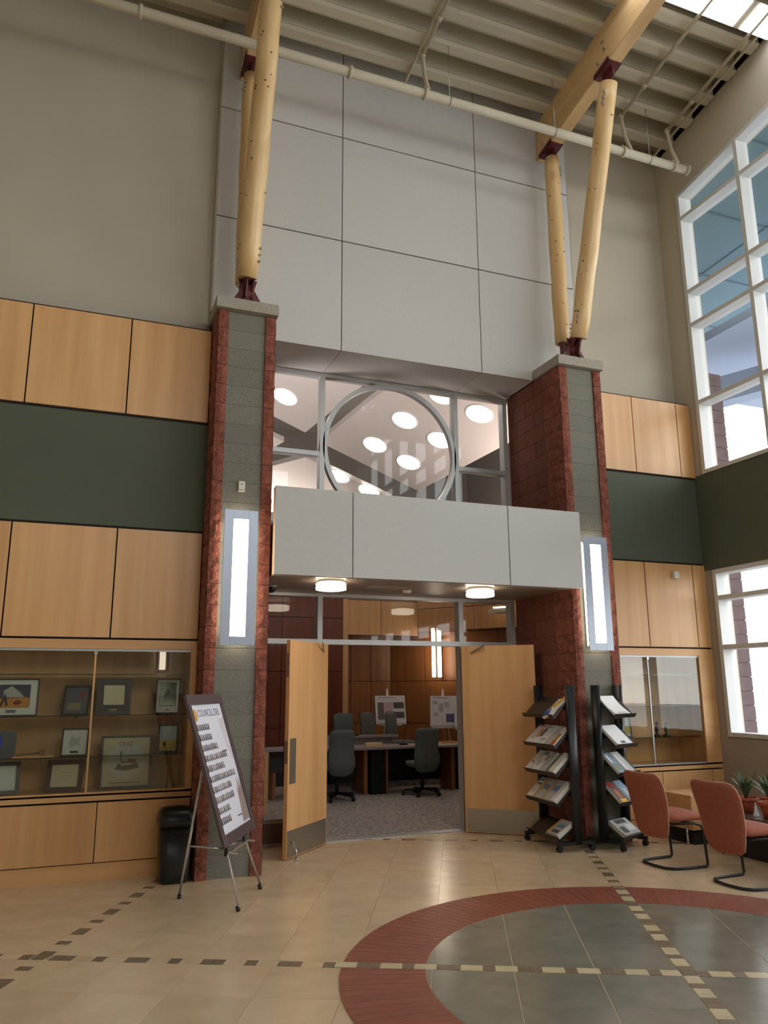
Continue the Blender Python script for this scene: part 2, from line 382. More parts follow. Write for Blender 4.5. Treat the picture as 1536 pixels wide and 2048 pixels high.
# ---- bay facade of big white panels above the entrance
fac = MB().box(1.135, 5.905, YP+.035, 8.30, 5.50, 12).box(1.135, 5.905, 8.30, 8.9, 5.505, 12).build('wall_bay', dark)
struct(fac, 'white panelled upper wall over the entrance bay', 'wall')
def wpan(x0, x1, z0, z1, gx=.006):
    MB().box(x0+gx, x1-gx, YP, YP+.03, z0+.008, z1-.008).build('facade_panel', white, fac)
zt = 9.3+.17*(7.835-YP)+.35
for (x0, x1) in ((1.125, 2.632), (2.632, 4.474), (4.474, 5.92)):
    for (z0, z1) in ((5.481, 6.886), (6.886, 8.31), (8.31, 9.9)): wpan(x0, x1, z0, z1)
MB().box(1.12, 1.135, YP, 8.13, 5.7, 9.9).box(5.91, 5.925, YP, 8.13, 5.7, 9.9).build('edge_trim', paint, fac)
for (x0, x1) in ((1.75, 2.632), (2.632, 4.474), (4.474, 5.23)):
    MB().box(x0+.005, x1-.005, YP+.002, YG-.03, 5.475, 5.50).build('soffit_panel', white, fac)
# ---- balcony-like fascia above the doors
YC = 7.40
bal = MB().box(1.80, 5.32, YC+.028, YC+.10, 2.76, 3.60).box(1.80, 5.22, YC+.1, YG-.04, 2.745, 2.80).box(1.80, 5.22, YC+.1, YG-.04, 2.9, 3.3).build('trim_1', greige)
struct(bal, 'white panelled fascia and flat canopy over the doorway', 'fascia')
for (x0, x1) in ((1.745, 2.562), (2.562, 4.382), (4.382, 5.335)):
    MB().box(x0+.006, x1-.006, YC, YC+.026, 2.735, 3.62).build('fascia_panel', white, bal)
MB().box(1.752, 1.80, YC+.028, YC+.09, 2.735, 3.615).build('end_trim', maple, bal)
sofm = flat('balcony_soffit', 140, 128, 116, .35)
for (x0, x1) in ((1.75, 2.562), (2.562, 4.382), (4.382, 5.22)):
    MB().box(x0+.004, x1-.004, YC+.03, YG-.05, 2.728, 2.744).build('soffit_panel', sofm, bal)

# ---- right wall with windows
WT = .25
hd0 = lambda y: 8.495+.145*(7.72-y)
rz = lambda y: 9.335+.17*(7.835-y)
YW0, YW1 = 7.72, -3.9
wr = MB()
wr.box(XW, XW+WT, YF, 8.42, 3.1, 4.372)
wr.box(XW, XW+WT, YF, 8.42, -.2, 1.045)
wr.box(XW, XW+WT, YW0, 8.42, 1.045, 8.49).box(XW, XW+WT, YF, YW1, 1.045, 10)
def slab(x0, x1, pts):   # polygon in yz extruded over x
    n = len(pts); return MB().add([(x0, p[0], p[1]) for p in pts]+[(x1, p[0], p[1]) for p in pts], [tuple(range(n)), tuple(range(2*n-1, n-1, -1))]+[(i, n+i, n+(i+1) % n, (i+1) % n) for i in range(n)])
hs = slab(XW, XW+WT, [(8.42, 8.49), (YW0, 8.49), (YW0-.001, hd0(YW0)), (YF, hd0(YF)), (YF, rz(YF)), (8.42, rz(8.42))])
wr.add(hs.v, hs.f)
wro = wr.build('wall_right', paint); struct(wro, 'right outer wall with tall windows', 'wall')
MB().box(XW-.012, XW, YF, YB+.02, 3.11, 4.372).build('painted_band', green, wro)['label'] = 'dark green painted band'
MB().box(XW-.012, XW, YF, YB+.02, 0, 1.03).box(XW-.012, XW, YW0+.01, YB+.02, 1.03, 3.105).build('lower_paint', greige, wro)
def yz_box(x0, x1, y0, y1, z0, z1): return MB().box(x0, x1, y0, y1, z0, z1)
mull = [7.69, 6.62, 5.54, 4.46, 3.38, 2.30, 1.22, .14, -.94, -2.02, -3.10, -3.87]
def window(nm, z0, tr, top, label):
    w = empty(nm, (XW, 2, z0)); struct(w, label, 'window')
    fr = MB(); fx0, fx1 = XW-.03-XW, .17
    for i, y in enumerate(mull):
        tz = top(y)-z0; fr.box(fx0, fx1, y-2-.028, y-2+.028, 0, tz)
    for z in tr:
        fr.box(fx0+.003, fx1-.003, -3.9-2, 7.717-2, z-z0-.028, z-z0+.028)
    fr.box(fx0+.003, fx1-.003, -3.9-2, 7.717-2, 0.001, .05)
    p = slab(fx0+.003, fx1-.003, [(5.718, top(7.718)-z0), (5.718, top(7.718)-z0-.055), (-5.9, top(-3.9)-z0-.055), (-5.9, top(-3.9)-z0)])
    fr.add(p.v, p.f)
    fr.build('window_frame', winf, w)
    lv = [z0]+list(tr)
    for i in range(len(mull)-1):
        ya, yb_ = mull[i]-.03-2, mull[i+1]+.03-2
        for j in range(len(lv)):
            a = lv[j]+.03-z0
            if j < len(lv)-1: b0 = b1 = lv[j+1]-.03-z0
            else: b0, b1 = top(ya+2)-.06-z0, top(yb_+2)-.06-z0
            q = slab(.10, .108, [(ya, a), (yb_, a), (yb_, b1), (ya, b0)])
            MB().add(q.v, q.f).build('pane', glw, w)
    return w
window('window_1', 4.372, [5.354, 6.473, 6.969, 8.102], lambda y: hd0(y)-.002, 'tall upper window grid in the right wall')
window('window_2', 1.045, [2.122, 2.737], lambda y: 3.098, 'lower window grid in the right wall near the chairs')

# ---- left and front walls (mostly out of view)
wl_ = MB().box(XL-.2, XL, YF-.2, 8.62, -.2, 12.2).build('wall_left', paint); struct(wl_, 'plain beige side wall left of the display cabinet', 'wall')
wf = MB().box(XL, -3.6, YF-.2, YF, -.2, 12.2).box(5.6, XW+.25, YF-.2, YF, -.2, 12.2).box(-3.6, 5.6, YF-.2, YF, 8.0, 12.2).box(-3.6, 5.6, YF-.2, YF, -.2, 4.7).box(-3.6, .7, YF-.2, YF, 4.7, 8.0).build('wall_front', paint)
struct(wf, 'beige entrance wall behind the viewer', 'wall')
ef = empty('fill_opening', (1, YF, 4.65)); struct(ef, 'added unseen high window opening behind the viewer, lighting the facade', 'window')  # unseen opening added to let sky light onto the facade
fm = MB()
for x in (-.25, .7, 2.0, 3.3, 4.6): fm.box(x-.05, x+.05, -.14, -.04, 0, 3.4)
for z in (.05, 1.7, 3.35): fm.box(-.3, 4.6, -.14, -.04, z-.05, z+.05)
fm.build('window_frame', alu, ef)
for i in range(1, 5):
    x = -1.95+i*1.31
    for z0, z1 in ((.1, 1.65), (1.75, 3.3)): MB().box(x+.05, x+1.26, -.1, -.09, z0, z1).build('pane', glw, ef)

# ---- ceiling: deck, ribs
dk = slab(XL-.2, XW+.4, [(9.0, roofz(9.0)+.30), (YF-.3, roofz(YF-.3)+.30), (YF-.3, roofz(YF-.3)+.42), (9.0, roofz(9.0)+.42)])
ce = MB().add(dk.v, dk.f).build('ceiling', deck); struct(ce, 'cream painted sloping ribbed metal deck ceiling', 'ceiling')
rib = MB()
sl = .17
def ribmesh():
    m = MB(); x0, x1 = XL, XW-.02
    # cross section in yz: flange with sloping flanks
    P = [(-.05, 0), (.05, 0), (.085, .02), (.07, .05), (.075, .31), (-.075, .31), (-.07, .05), (-.085, .02)]
    q = slab(x0, x1, [(y, z-y*sl) for y, z in P]); m.add(q.v, q.f); return m.mesh('ceiling_rib', deck)
rme = ribmesh(); k = 0; y = 7.73
while y > YF+.1:
    inst(rme, 'ceiling_rib', ce, (0, y, roofz(y))); y -= .397; k += 1
br = slab(3.415, 3.432, [(8.0, roofz(8.0)-.055), (8.0, roofz(8)), (YF, roofz(YF)), (YF, roofz(YF)-.035)]); MB().add(br.v, br.f).build('bridging_strip', deck, ce)
br = slab(XW-.17, XW-.15, [(8.1, roofz(8.1)-.03), (8.1, roofz(8.1)), (YF, roofz(YF)), (YF, roofz(YF)-.03)]); MB().add(br.v, br.f).build('edge_angle', deck, ce)
sh = slab(XW+.001, XW+.30, [(8.42, rz(8.42)), (YF, rz(YF)), (YF, rz(YF)+.32), (8.42, rz(8.42)+.32)]); MB().add([(v[0]+.12 if v[0] < XW+.1 else v[0], v[1], v[2]) for v in sh.v], sh.f).build('dark_void_fill', dark, ce)  # dark slab stands in for the shaded void above the window wall

# ================================================================== STOREFRONT between lobby and chamber
sf = empty('window_4', (3.5, YG, 0)); struct(sf, 'aluminium framed glazed screen with door opening', 'window')
XS0, XS1 = 1.75, 5.22
X1, X2, X3 = 2.632, 4.455, 5.195
f1 = MB(); f2 = MB(); o = 3.5
for x in (XS0+.03, X1, X2, X3): f1.box(x-o-.03, x-o+.03, -.03, .09, 3.3, 5.475)
f1.box(XS0-o, XS1-o, -.027, .087, 5.43, 5.474).box(XS0-o, X1-o, -.027, .087, 4.40, 4.455).box(X2-o, XS1-o, -.027, .087, 4.40, 4.455).box(XS0-o, XS1-o, -.027, .087, 3.301, 3.36)
for x in (XS0+.03, X1, X2, X3): f2.box(x-o-.03, x-o+.03, -.03, .09, 0 if x != 99 else 0, 2.73)
f2.box(XS0-o, XS1-o, -.027, .087, 2.142, 2.20).box(XS0-o, XS1-o, -.027, .087, 2.69, 2.726)
f2.box(XS0-o, X1-o, -.027, .087, .001, .03).box(X2-o, XS1-o, -.027, .087, .001, .03)
f2.box(XS0-o, X1-o, -.02, .06, .23, .27).box(X2-o, XS1-o, -.02, .06, .23, .27)
f1.build('upper_frame', alu, sf); f2.build('lower_frame', alu, sf)
MB().box(XS0-o, X1-o-.03, 0, .04, .03, .23).box(X2-o+.03, XS1-o, 0, .04, .03, .23).build('base_panel', flat('base_grey', 120, 106, 92), sf)
gp = [(XS0+.06, X1-.03), (X1+.03, X2-.03), (X2+.03, X3-.03)]
for i, (a, b) in enumerate(gp):
    MB().box(a-o, b-o, .03, .038, 2.20, 2.69).build('pane', glz, sf)
    if i != 1:
        MB().box(a-o, b-o, .03, .038, 3.36, 4.40).build('pane', glz, sf); MB().box(a-o, b-o, .03, .038, 4.455, 5.43).build('pane', glz, sf)
        MB().box(a-o, b-o, .03, .038, .27, 2.142).build('pane', glz, sf)
    else: MB().box(a-o, b-o, .03, .038, 3.36, 5.43).build('pane', glz, sf)
MB().box(X1-o, X2-o, -.04, .1, 0, .012).build('threshold', alu, sf)
cxr = (X1+X2)/2-o; rr = (X2-X1)/2-.035; zr = 5.43-rr-.01
ring = [(cxr+rr*math.cos(2*math.pi*k/64), -.02, zr+rr*math.sin(2*math.pi*k/64)) for k in range(64)]
rg = MB(); vs = []; fs = []
for k in range(64):
    a = 2*math.pi*k/64; c_, s_ = math.cos(a), math.sin(a)
    for r_, y_ in ((rr+.028, -.03), (rr-.028, -.03), (rr-.028, .05), (rr+.028, .05)): vs.append((cxr+r_*c_, y_, zr+r_*s_))
for k in range(64):
    j = (k+1) % 64
    for q in range(4): fs.append((k*4+q, k*4+(q+1) % 4, j*4+(q+1) % 4, j*4+q))
rg.add(vs, fs).build('round_mullion', alu, sf)

# door leaves
def door(name, hinge, free, label, flip):
    h = Vector(hinge+(0,)); f = Vector(free+(0,)); w = (f-h).length; ang = math.atan2(f.y-h.y, f.x-h.x)
    d = empty(name, (h.x, h.y, .01), ang); struct(d, label, 'door')
    MB().box(0, w, -.022, .022, .0, 2.13).build('door_leaf', maple, d, .002)
    s_ = flip     # side of the leaf the viewer sees (+1 local +y, -1 local -y)
    MB().box(.02, w-.01, .022*s_ if s_ > 0 else -.026, .026 if s_ > 0 else -.022, .01, .26).build('kick_plate', stain, d)
    if name == 'door_1':
        MB().box(w-.16, w-.03, .022 if s_ > 0 else -.026, .026 if s_ > 0 else -.022, .70, 1.14).build('push_plate', stain, d)
        MB().box(w, w+.003, -.012, .012, .9, 1.12).build('lock_edge', stain, d)
        MB().box(w, w+.003, -.012, .012, 2.0-.25, 2.0).build('flush_bolt', stain, d)
        pl = MB().tube([(w-.09, -s_*.025, .72), (w-.09, -s_*.07, .74), (w-.09, -s_*.07, 1.10), (w-.09, -s_*.025, 1.12)], .011); pl.build('door_pull', blackm, d)
        MB().tube([(w-.10, s_*.028, .14), (w-.08, s_*.05, .16), (w-.06, s_*.1, .08), (w-.055, s_*.11, .02)], .008).lathe([(.016, 0), (.016, .02), (.001, .02)], (w-.055, s_*.11, -.005), 10).build('door_stop', chrome, d)
    MB().bar((.12, s_*.03 if s_ < 0 else .03, 2.04), (.30, .10*s_, 2.13), .015, .02).build('closer_arm', stain, d)
    for z in (.3, 1.05, 1.85): MB().tube([(0, 0, z), (0, 0, z+.11)], .013, 8).build('hinge', stain, d)
    return d
door('door_1', (2.685, 8.665), (2.071, 8.011), 'left open maple door leaf with steel kick plate', 1)
door('door_2', (4.418, 8.69), (5.095, 8.13), 'right open maple door leaf beside the magazine racks', -1)

# ================================================================== PILLARS
def rough_block(w, d, h, faces, amp, seed):
    """block with split (rough) faces; faces: subset of '-y','-x','+x'"""
    rnd = random.Random(seed); m = MB()
    nx, nz = max(2, int(w/.05)), 4; ny = max(2, int(d/.06))
    m.box(.006 if '-x' in faces else 0, w-(.006 if '+x' in faces else 0), .006 if '-y' in faces else 0, d, 0, h)
    def grid(fn, nu, nv):
        vs = []; fs = []
        for j in range(nv+1):
            for i in range(nu+1):
                e = (i in (0, nu)) + (j in (0, nv)); a = amp*(rnd.random()*.9+.1)*(1 if not e else .25)
                vs.append(fn(i/nu, j/nv, a))
        for j in range(nv):
            for i in range(nu): q = j*(nu+1)+i; fs.append((q, q+1, q+nu+2, q+nu+1))
        m.add(vs, fs)
    if '-y' in faces: grid(lambda u, v, a: (u*w, -a, v*h), nx, nz)
    if '-x' in faces: grid(lambda u, v, a: (-a, u*d, v*h), ny, nz)
    if '+x' in faces: grid(lambda u, v, a: (w+a, u*d, v*h), ny, nz)
    return m
def pillar(x0, label, deep, zt=5.47):
    p = empty('masonry_pillar', (x0+.3, YR, 0)); tag(p, label, 'pillar', None)
    hw = .298; H = zt/27; bh = H-.005; rw = .105
    vl = [rough_block(rw, .37, bh, ('-y', '-x'), .022, i).mesh('red_block', redblk) for i in range(6)]
    vr = [rough_block(rw, .37, bh, ('-y', '+x'), .022, 20+i).mesh('red_block', redblk) for i in range(6)]
    gm = MB().box(0, 2*hw-2*rw-.006, .016, .37, 0, bh).mesh('grey_block', greyblk)
    sm = MB().box(0, .2, 0, .42, 0, bh).mesh('side_block', redblk2); sm2 = MB().box(0, .2, 0, .21, 0, bh).mesh('side_block', redblk2)
    for k in range(27):
        z = k*H
        inst(vl[k*5 % 6], 'red_block', p, (-hw, .0, z)); inst(vr[k*7 % 6], 'red_block', p, (hw-rw, .0, z))
        inst(gm, 'grey_block', p, (-hw+rw+.003, 0, z))
        if deep and z > .0:
            yy = .377
            seq = [.42, .42] if k % 2 else [.21, .42, .21]
            for L_ in seq: inst(sm if L_ == .42 else sm2, 'side_block', p, (-hw, yy, z)); yy += L_+.008
    MB().box(-hw+.009, hw-.009, .03, 1.25 if deep else .53, 0, zt).build('core', mortar, p)
    MB().box(-hw+rw-.002, hw-rw+.002, .0185, .04, 0, zt).build('joint_fill', greymor, p); MB().box(-hw+.009, -hw+rw-.01, .009, .04, 0, zt).box(hw-rw+.01, hw-.009, .009, .04, 0, zt).build('joint_fill', mortar, p)
    if not deep: MB().box(-.298+.25, .298, .385, 1.25, 0, zt).build('return_wall', redblk2, p)
    m = MB().box(-.335, .335-.02 if deep else .315, -.06, YP-.02-YR, zt, zt+.12); m.build('pillar_cap', capm, p, .004)
    return p
pillar(1.13, 'left brick and grey block pillar behind the easel', False)
pillar(5.232, 'right brick and grey block pillar behind the magazine racks', True)

# pillar sconces
def sconce(x, label):
    s = empty('pillar_sconce', (x, YR+.016, 2.045)); tag(s, label, 'wall lamp', 'tall flat lamps on the pillars')
    m = MB(); w, h, t, z0, z1 = .163, 1.30, .012, .083, 1.21; lw = .073; y = -.105
    m.box(-w, -lw, y, y+t, 0, h).box(lw, w, y, y+t, 0, h).box(-lw, lw, y, y+t, 0, z0).box(-lw, lw, y, y+t, z1, h)
    m.build('face_plate', alu2, s, .0015)
    MB().box(-.13, .13, -.012, -.001, .05, 1.25).build('back_plate', offw, s)
    q = []
    for k in range(9): a = math.pi*k/8; q.append((-.112*math.cos(a), -.045-.048*math.sin(a)))
    MB().prism(q+[(.112, -.013), (-.112, -.013)], .075, 1.225).build('lamp_lens', lens, s)
    return s
sc3 = sconce(2.15, 'tall lit lamp on the wall behind the viewer'); sc3.location = (2.02, YF, 2.02); sc3.rotation_euler = (0, 0, math.pi)
sconce(1.42, 'tall lit lamp with blue-grey plate on left pillar'); sconce(5.532, 'tall lit lamp with grey plate on right pillar')
th = empty('thermostat', (1.427, YR+.016, 3.55)); tag(th, 'small white sensor box above the lamp on the left pillar', 'sensor')
MB().box(-.032, .032, -.03, 0, 0, .105).build('body', offw, th, .004); MB().box(-.026, .026, -.033, -.03, .012, .018).build('slot', flat('slot_grey', 120, 118, 110), th); MB().box(-.012, .012, -.033, -.03, .07, .076).build('slot', flat('slot_grey', 120, 118, 110), th)

# ================================================================== TIMBER ROOF FRAME
def beam(x, label):
    y0, y1 = 8.03, -3.9; b = empty('glulam_beam', (x, y0, 8.72)); tag(b, label, 'beam', 'big timber roof beams')
    zf = lambda y: 8.741+.168*(7.933-y)-8.72
    q = slab(-.087, .087, [(0, zf(y0)), (y1-y0, zf(y1)), (y1-y0, zf(y1)+.56), (0, zf(y0)+.56)]); MB().add(q.v, q.f).build('timber', glulam, b, .006)
    for i, yy in enumerate((7.82, 6.56)):
        z = zf(yy); M = Matrix.Translation((0, yy-y0, z)) @ Matrix.Rotation(-math.atan(.168), 4, 'X')
        s_ = MB().box(-.098, .098, -.15, .15, -.012, .0, M).box(-.098, -.088, -.15, .15, -.012, .05, M).box(.088, .098, -.15, .15, -.012, .05, M)
        s_.box(-.012, .012, -.09, .09, -.15, -.01, M); s_.build('steel_saddle', steelred, b)
        for sx in (-1, 1):
            for dy, dz in ((-.09, .22), (.05, .12), (-.06, .34)):
                MB().tube([(sx*.088, yy-y0+dy, z+dz), (sx*.108, yy-y0+dy, z+dz)], .02, 8).build('bolt', bolt, b)
    return b
beam(5.535, 'timber beam running into the white wall above right pillar'); beam(1.43, 'timber beam above the left pillar, half behind its log strut')
def log(x, a, b, r, label, bside):
    o = empty('log_strut', (x, a[0], a[1])); tag(o, label, 'timber strut')
    L_ = Vector((0, b[0]-a[0], b[1]-a[1])); n = 13; pts = []; rs = []
    for i in range(n):
        t = i/(n-1); pts.append(Vector((.004*math.sin(i*1.7), .004*math.cos(i*2.3), 0))+L_*t); rs.append(r*(1-.04*abs(t-.4))*(1 if 0 < i < n-1 else .93))
    MB().tube(pts, rs, 18).build('log', logm, o)
    rnd = random.Random(int(x*100+a[0]*77))
    d = L_.normalized(); xa = Vector((1, 0, 0)); ya = d.cross(xa)
    for i in range(16):
        t = rnd.uniform(.06, .95); an = rnd.uniform(math.pi*.15, math.pi*1.25)
        pr = xa*math.cos(an)+ya*math.sin(an)
        pr = pr if pr.y < .3 else -pr
        p = L_*t+pr*(r*.985); MB().tube([p, p+pr*.0045], rnd.uniform(.005, .011), 7).build('knot', knotm, o)
    for e, t0 in ((0, .05), (1, .90)):
        for k in range(3):
            p = L_*(t0+k*.022)+Vector((bside*r*.78, -r*.62, 0)); q = p+Vector((bside*.02, -.014, 0))
            MB().tube([p, q], .014, 8).build('bolt', bolt, o)
    MB().box(-.008, .008, -.05, .05, -.20, .06, Matrix.Rotation(math.atan2(-L_.y, L_.z)*1.0, 4, 'X')).build('end_plate', steelred, o)
    return o
log(5.53, (7.81, 5.93), (7.81, 8.63), .10, 'upright rear log strut above right pillar', 1)
log(5.535, (7.47, 5.86), (6.56, 8.80), .113, 'slanting front log strut above right pillar', -1)
log(1.43, (7.81, 5.95), (7.81, 8.63), .10, 'rear log strut above left pillar, mostly hidden by front one', -1)
log(1.405, (7.50, 5.87), (6.62, 8.80), .115, 'slanting front log strut above left pillar', 1)
def bracket(x, label):
    o = empty('steel_bracket', (x, 7.66, 5.59)); tag(o, label, 'bracket', 'red steel brackets on the pillar caps')
    MB().box(-.15, .15, -.17, .17, 0, .02).build('base_plate', steelred, o)
    for sx in (-.045, .045):
        q = slab(sx-.007, sx+.007, [(-.17, .02), (.17, .02), (.06, .17), (.18, .34), (.10, .34), (0, .22), (-.10, .34), (-.24, .30), (-.08, .15)]); MB().add(q.v, q.f).build('gusset', steelred, o)
    q = [(-.17, .02), (.17, .02), (.07, .19), (.10, .30), (-.10, .30), (-.07, .19)]; MB().add([(p[0], -.09, p[1]) for p in q]+[(p[0], -.075, p[1]) for p in q], [tuple(range(6)), tuple(range(11, 5, -1))]+[(i, 6+i, 6+(i+1) % 6, (i+1) % 6) for i in range(6)]).build('gusset', steelred, o)
    MB().tube([(-.075, 0, .13), (.075, 0, .13)], .028, 12).build('pin', bolt, o)
    for sx in (-.11, .11): MB().lathe([(.014, 0), (.014, .02), (.001, .02)], (sx, -.13, .02), 8).build('bolt', bolt, o)
bracket(5.53, 'dark red steel bracket on the right pillar cap'); bracket(1.43, 'dark red steel bracket on the left pillar cap')

# ---- pipes
def pz(y): return roofz(y)
pp = empty('sprinkler_main', (1.2, 7.30, 8.59)); tag(pp, 'long cream sprinkler pipe crossing below the ceiling', 'pipe')
MB().tube([(-6.1, 0, .0), (6.17, 0, 0)], .055, 16).build('pipe', deck, pp)
for x in (1.47-.2, 3.42-1.2, 6.31-1.2, 7.15-1.2, 7.37-1.2, -1.05):
    MB().tube([(x-.017, 0, 0), (x+.017, 0, 0)], .072, 16).build('coupling', deck, pp)
    MB().box(x-.012, x+.012, -.012, .012, .06, .095).build('clamp_lug', deck, pp)
for x in (3.75-1.2, 5.25-1.2, 6.75-1.2):
    MB().tube([(x, 0, .05), (x, 0, roofz(7.3)-8.59+.28)], .005, 6).build('hanger_rod', bolt, pp)
    MB().tube([(x-.008, 0, 0), (x+.008, 0, 0)], .059, 16).build('hanger_ring', bolt, pp)
for i, (x, lab) in enumerate(((3.47, 'thin branch pipe beside the left ceiling strip'), (6.45, 'thin branch pipe right of the timber beam'), (7.24, 'thin branch pipe nearest the window wall'))):
    b = empty('branch_pipe', (x, 7.30, 8.65)); tag(b, lab, 'pipe', 'branch pipes below the ribs')
    dz = roofz(7.5)-.06-8.65
    MB().tube([(0, 0, 0), (0, .10, .28), (0, .15, dz-.03), (0, .12, dz)], .026, 10).build('riser', deck, b)
    MB().tube([(0, .15, dz), (.0, -3, dz+3.15*.17), (0, -9, dz+9.15*.17)], .024, 10).build('pipe', deck, b)
    for yy, zz in ((.15, dz), (-.35, dz+.5*.17)): MB().tube([(0, yy+.03, zz-.004), (0, yy-.03, zz+.006)], .036, 10).build('fitting', deck, b)
# ---- fluorescent fixture
fx = empty('ceiling_light', (6.4, 5.78, 9.56)); fx.rotation_euler = (-math.atan(.17), 0, 0); tag(fx, 'long bright fluorescent fixture on the ceiling at upper right', 'ceiling light')
MB().box(-2.4, 1.13, -.20, .16, .02, .09).build('housing', deck, fx)
for (a, b) in ((.665, 1.12), (-.62, .555), (-1.9, -.72)): MB().box(a, b, -.19, .15, .0, .02).build('lens', tube, fx, .02)

# ---- round lights, camera under canopy
for x, y, lab in ((2.415, 7.66, 'round flush glass light under the canopy, left one'), (4.165, 7.70, 'round flush glass light under the canopy, right one')):
    o = empty('flush_light', (x, y, 2.727)); tag(o, lab, 'ceiling light', 'round lights under the canopy')
    MB().lathe([(.14, -.03), (.14, 0)], n=28).build('base_ring', alu, o)
    MB().lathe([(.001, -.10), (.115, -.10), (.155, -.092), (.158, -.065), (.15, -.058), (.12, -.055), (.12, -.05), (.155, -.047), (.155, -.03), (.14, -.028)], n=28).build('glass_shade', lens, o)
dc = empty('dome_camera', (1.93, 8.25, 2.727)); tag(dc, 'small dark dome camera under the canopy beside left pillar', 'camera')
MB().lathe([(.05, 0), (.055, -.03), (.045, -.05), (.03, -.07), (.001, -.078)], n=16).build('dome', black, dc); MB().lathe([(.06, 0), (.06, -.015)], n=16).build('mount', alu, dc)
sm_ = empty('smoke_detector', (3.45, 8.1, 2.727)); tag(sm_, 'round smoke detector under the canopy between the lights', 'detector')
MB().lathe([(.05, 0), (.055, -.02), (.04, -.035), (.001, -.04)], n=16).build('body', offw, sm_)
MB().box(2.95, 3.38, 7.9, 8.1, 2.722, 2.728).build('vent_grille', flat('vent_grey', 165, 155, 145), bal)

# ================================================================== DISPLAY CABINETS
def tagp(o, l): o['label'] = l; return o
def cabinet(x0, x1, gx0, gx1, divs, doors_, label, mirror):
    c = empty('display_cabinet', (x0, YB, 0)); tag(c, label, 'cabinet'); w = x1-x0; D = .50
    g0, g1 = gx0-x0, gx1-x0; zb, zt_ = .735, 2.02
    f = MB().box(0, w, 0, .04, zt_, 2.105).box(0, w, 0, .04, .672, zb).box(g1, w, 0, .04, zb, zt_)
    if g0 > .01: f.box(0, g0, 0, .04, zb, zt_)
    f.build('face_frame', maple_h, c)
    MB().box(0, w, D-.03, D, 0, 2.105).build('back_panel', maple, c)
    MB().box(0, w, .04, D-.03, zt_+.01, zt_+.04).build('case_top', maple_h, c); MB().box(0, w, .0, D-.03, zb-.02, zb).build('case_floor', maple_h, c)
    MB().box(max(g0-.02, 0), max(g0, .02), .04, D-.03, zb, zt_).build('case_side', maple, c); MB().box(g1, g1+.02, .04, D-.03, zb, zt_).build('case_side', maple, c)
    for z in (1.05, 1.415, 1.79): MB().box(g0+.005, g1-.005, .08, .40, z-.008, z).build('shelf', glshelf, c)
    ed = [g0]+[d-x0 for d in divs]+[g1]
    for a, b in zip(ed[:-1], ed[1:]): MB().box(a, b, .022, .027, zb, zt_).build('pane', glc, c)
    for d in divs:
        MB().box(d-x0-.008, d-x0+.008, .012, .03, zb, zt_-.02).build('door_edge', maple_h if not mirror else alu, c); MB().box(d-x0-.015, d-x0+.015, .005, .035, zt_-.05, zt_-.02).build('latch', chrome, c)
    MB().box(g0, g1, .014, .02, zt_-.022, zt_).build('top_track', alu, c)
    MB().box(g0, g1, -.004, .02, zb-.004, zb+.012).build('bottom_track', alu if mirror else maple_h, c)
    for a, b in zip(doors_[:-1], doors_[1:]): MB().box(a-x0+.004, b-x0-.004, 0, .02, .152, .655).build('cabinet_door', maple, c, .001)
    MB().box(0, w, .02, D-.03, .14, .66).build('carcass', dark, c); MB().box(0, w, .008, D-.03, 0, .143).build('plinth', maple_h, c)
    return c
cabinet(XL, 1.123, -4.6, 1.065, [-3.3, -1.55, .195], [XL, -3.9, -2.5, -1.1, .30, 1.123], 'wide maple display cabinet with framed awards at left', False)
cabinet(5.84, XW-.005, 5.86, 7.325, [6.54], [5.84, 6.62, 7.38, XW-.005], 'maple display cabinet with reflecting glass at right', True)
def pic(x, z, w, h, fr, fw_, matc, img, label, yaw=0, lean=10, y=8.03, extra=None, plate=None):
    if yaw: lean *= 1.55
    p = empty('picture_frame', (x, y, z), rot=(-R(lean), 0, R(yaw))); tag(p, label, 'picture frame')
    MB().box(-w/2, -w/2+fw_, 0, .018, 0, h).box(w/2-fw_, w/2, 0, .018, 0, h).box(-w/2+fw_, w/2-fw_, 0, .018, 0, fw_).box(-w/2+fw_, w/2-fw_, 0, .018, h-fw_, h).build('frame', fr, p)
    MB().box(-w/2+fw_, w/2-fw_, .006, .016, fw_, h-fw_).build('mat_board', matc, p)
    for (cx, cz, a, b, m) in img: MB().box(-w/2+cx*w-a*w/2, -w/2+cx*w+a*w/2, .0045, .006, cz*h-b*h/2, cz*h+b*h/2).build('print', m, p)
    if extra: extra(p, w, h)
    MB().bar((0, .02, h*.7), (0, .02+h*.28, .01), .03, .004).build('easel_back', black, p)
    return p
def blob(p, w, h, pts, m, name='print', y=.003):
    MB().add([(-w/2+a*w, y, b*h) for a, b in pts]+[(-w/2+a*w, y+.001, b*h) for a, b in pts], [tuple(range(len(pts))), tuple(range(2*len(pts)-1, len(pts)-1, -1))]+[(i, len(pts)+i, len(pts)+(i+1) % len(pts), (i+1) % len(pts)) for i in range(len(pts))]).build(name, m, p)
def ex1(p, w, h):
    blob(p, w, h, [(.15, .22), (.82, .22), (.82, .5), (.15, .46)], flat('sunset', 190, 130, 40)); blob(p, w, h, [(.3, .68), (.45, .80), (.6, .66), (.72, .5), (.3, .5)], flat('smoke', 170, 170, 165), y=.002)
    blob(p, w, h, [(.22, .24), (.34, .62), (.40, .3), (.36, .25), (.33, .42), (.26, .24)], black, y=.001); blob(p, w, h, [(.5, .36), (.58, .44), (.68, .38), (.62, .3), (.52, .3)], flat('dkred', 120, 40, 30), y=.001)
pic(-.48, 1.416, .42, .335, framed, .012, matte, [(.49, .55, .68, .58, flat('photo_dark', 60, 50, 80)), (.47, .13, .2, .08, flat('plate_grey', 110, 110, 110))], 'white matted photo of silhouette at sunset, upper left shelf', 0, 6, extra=ex1)
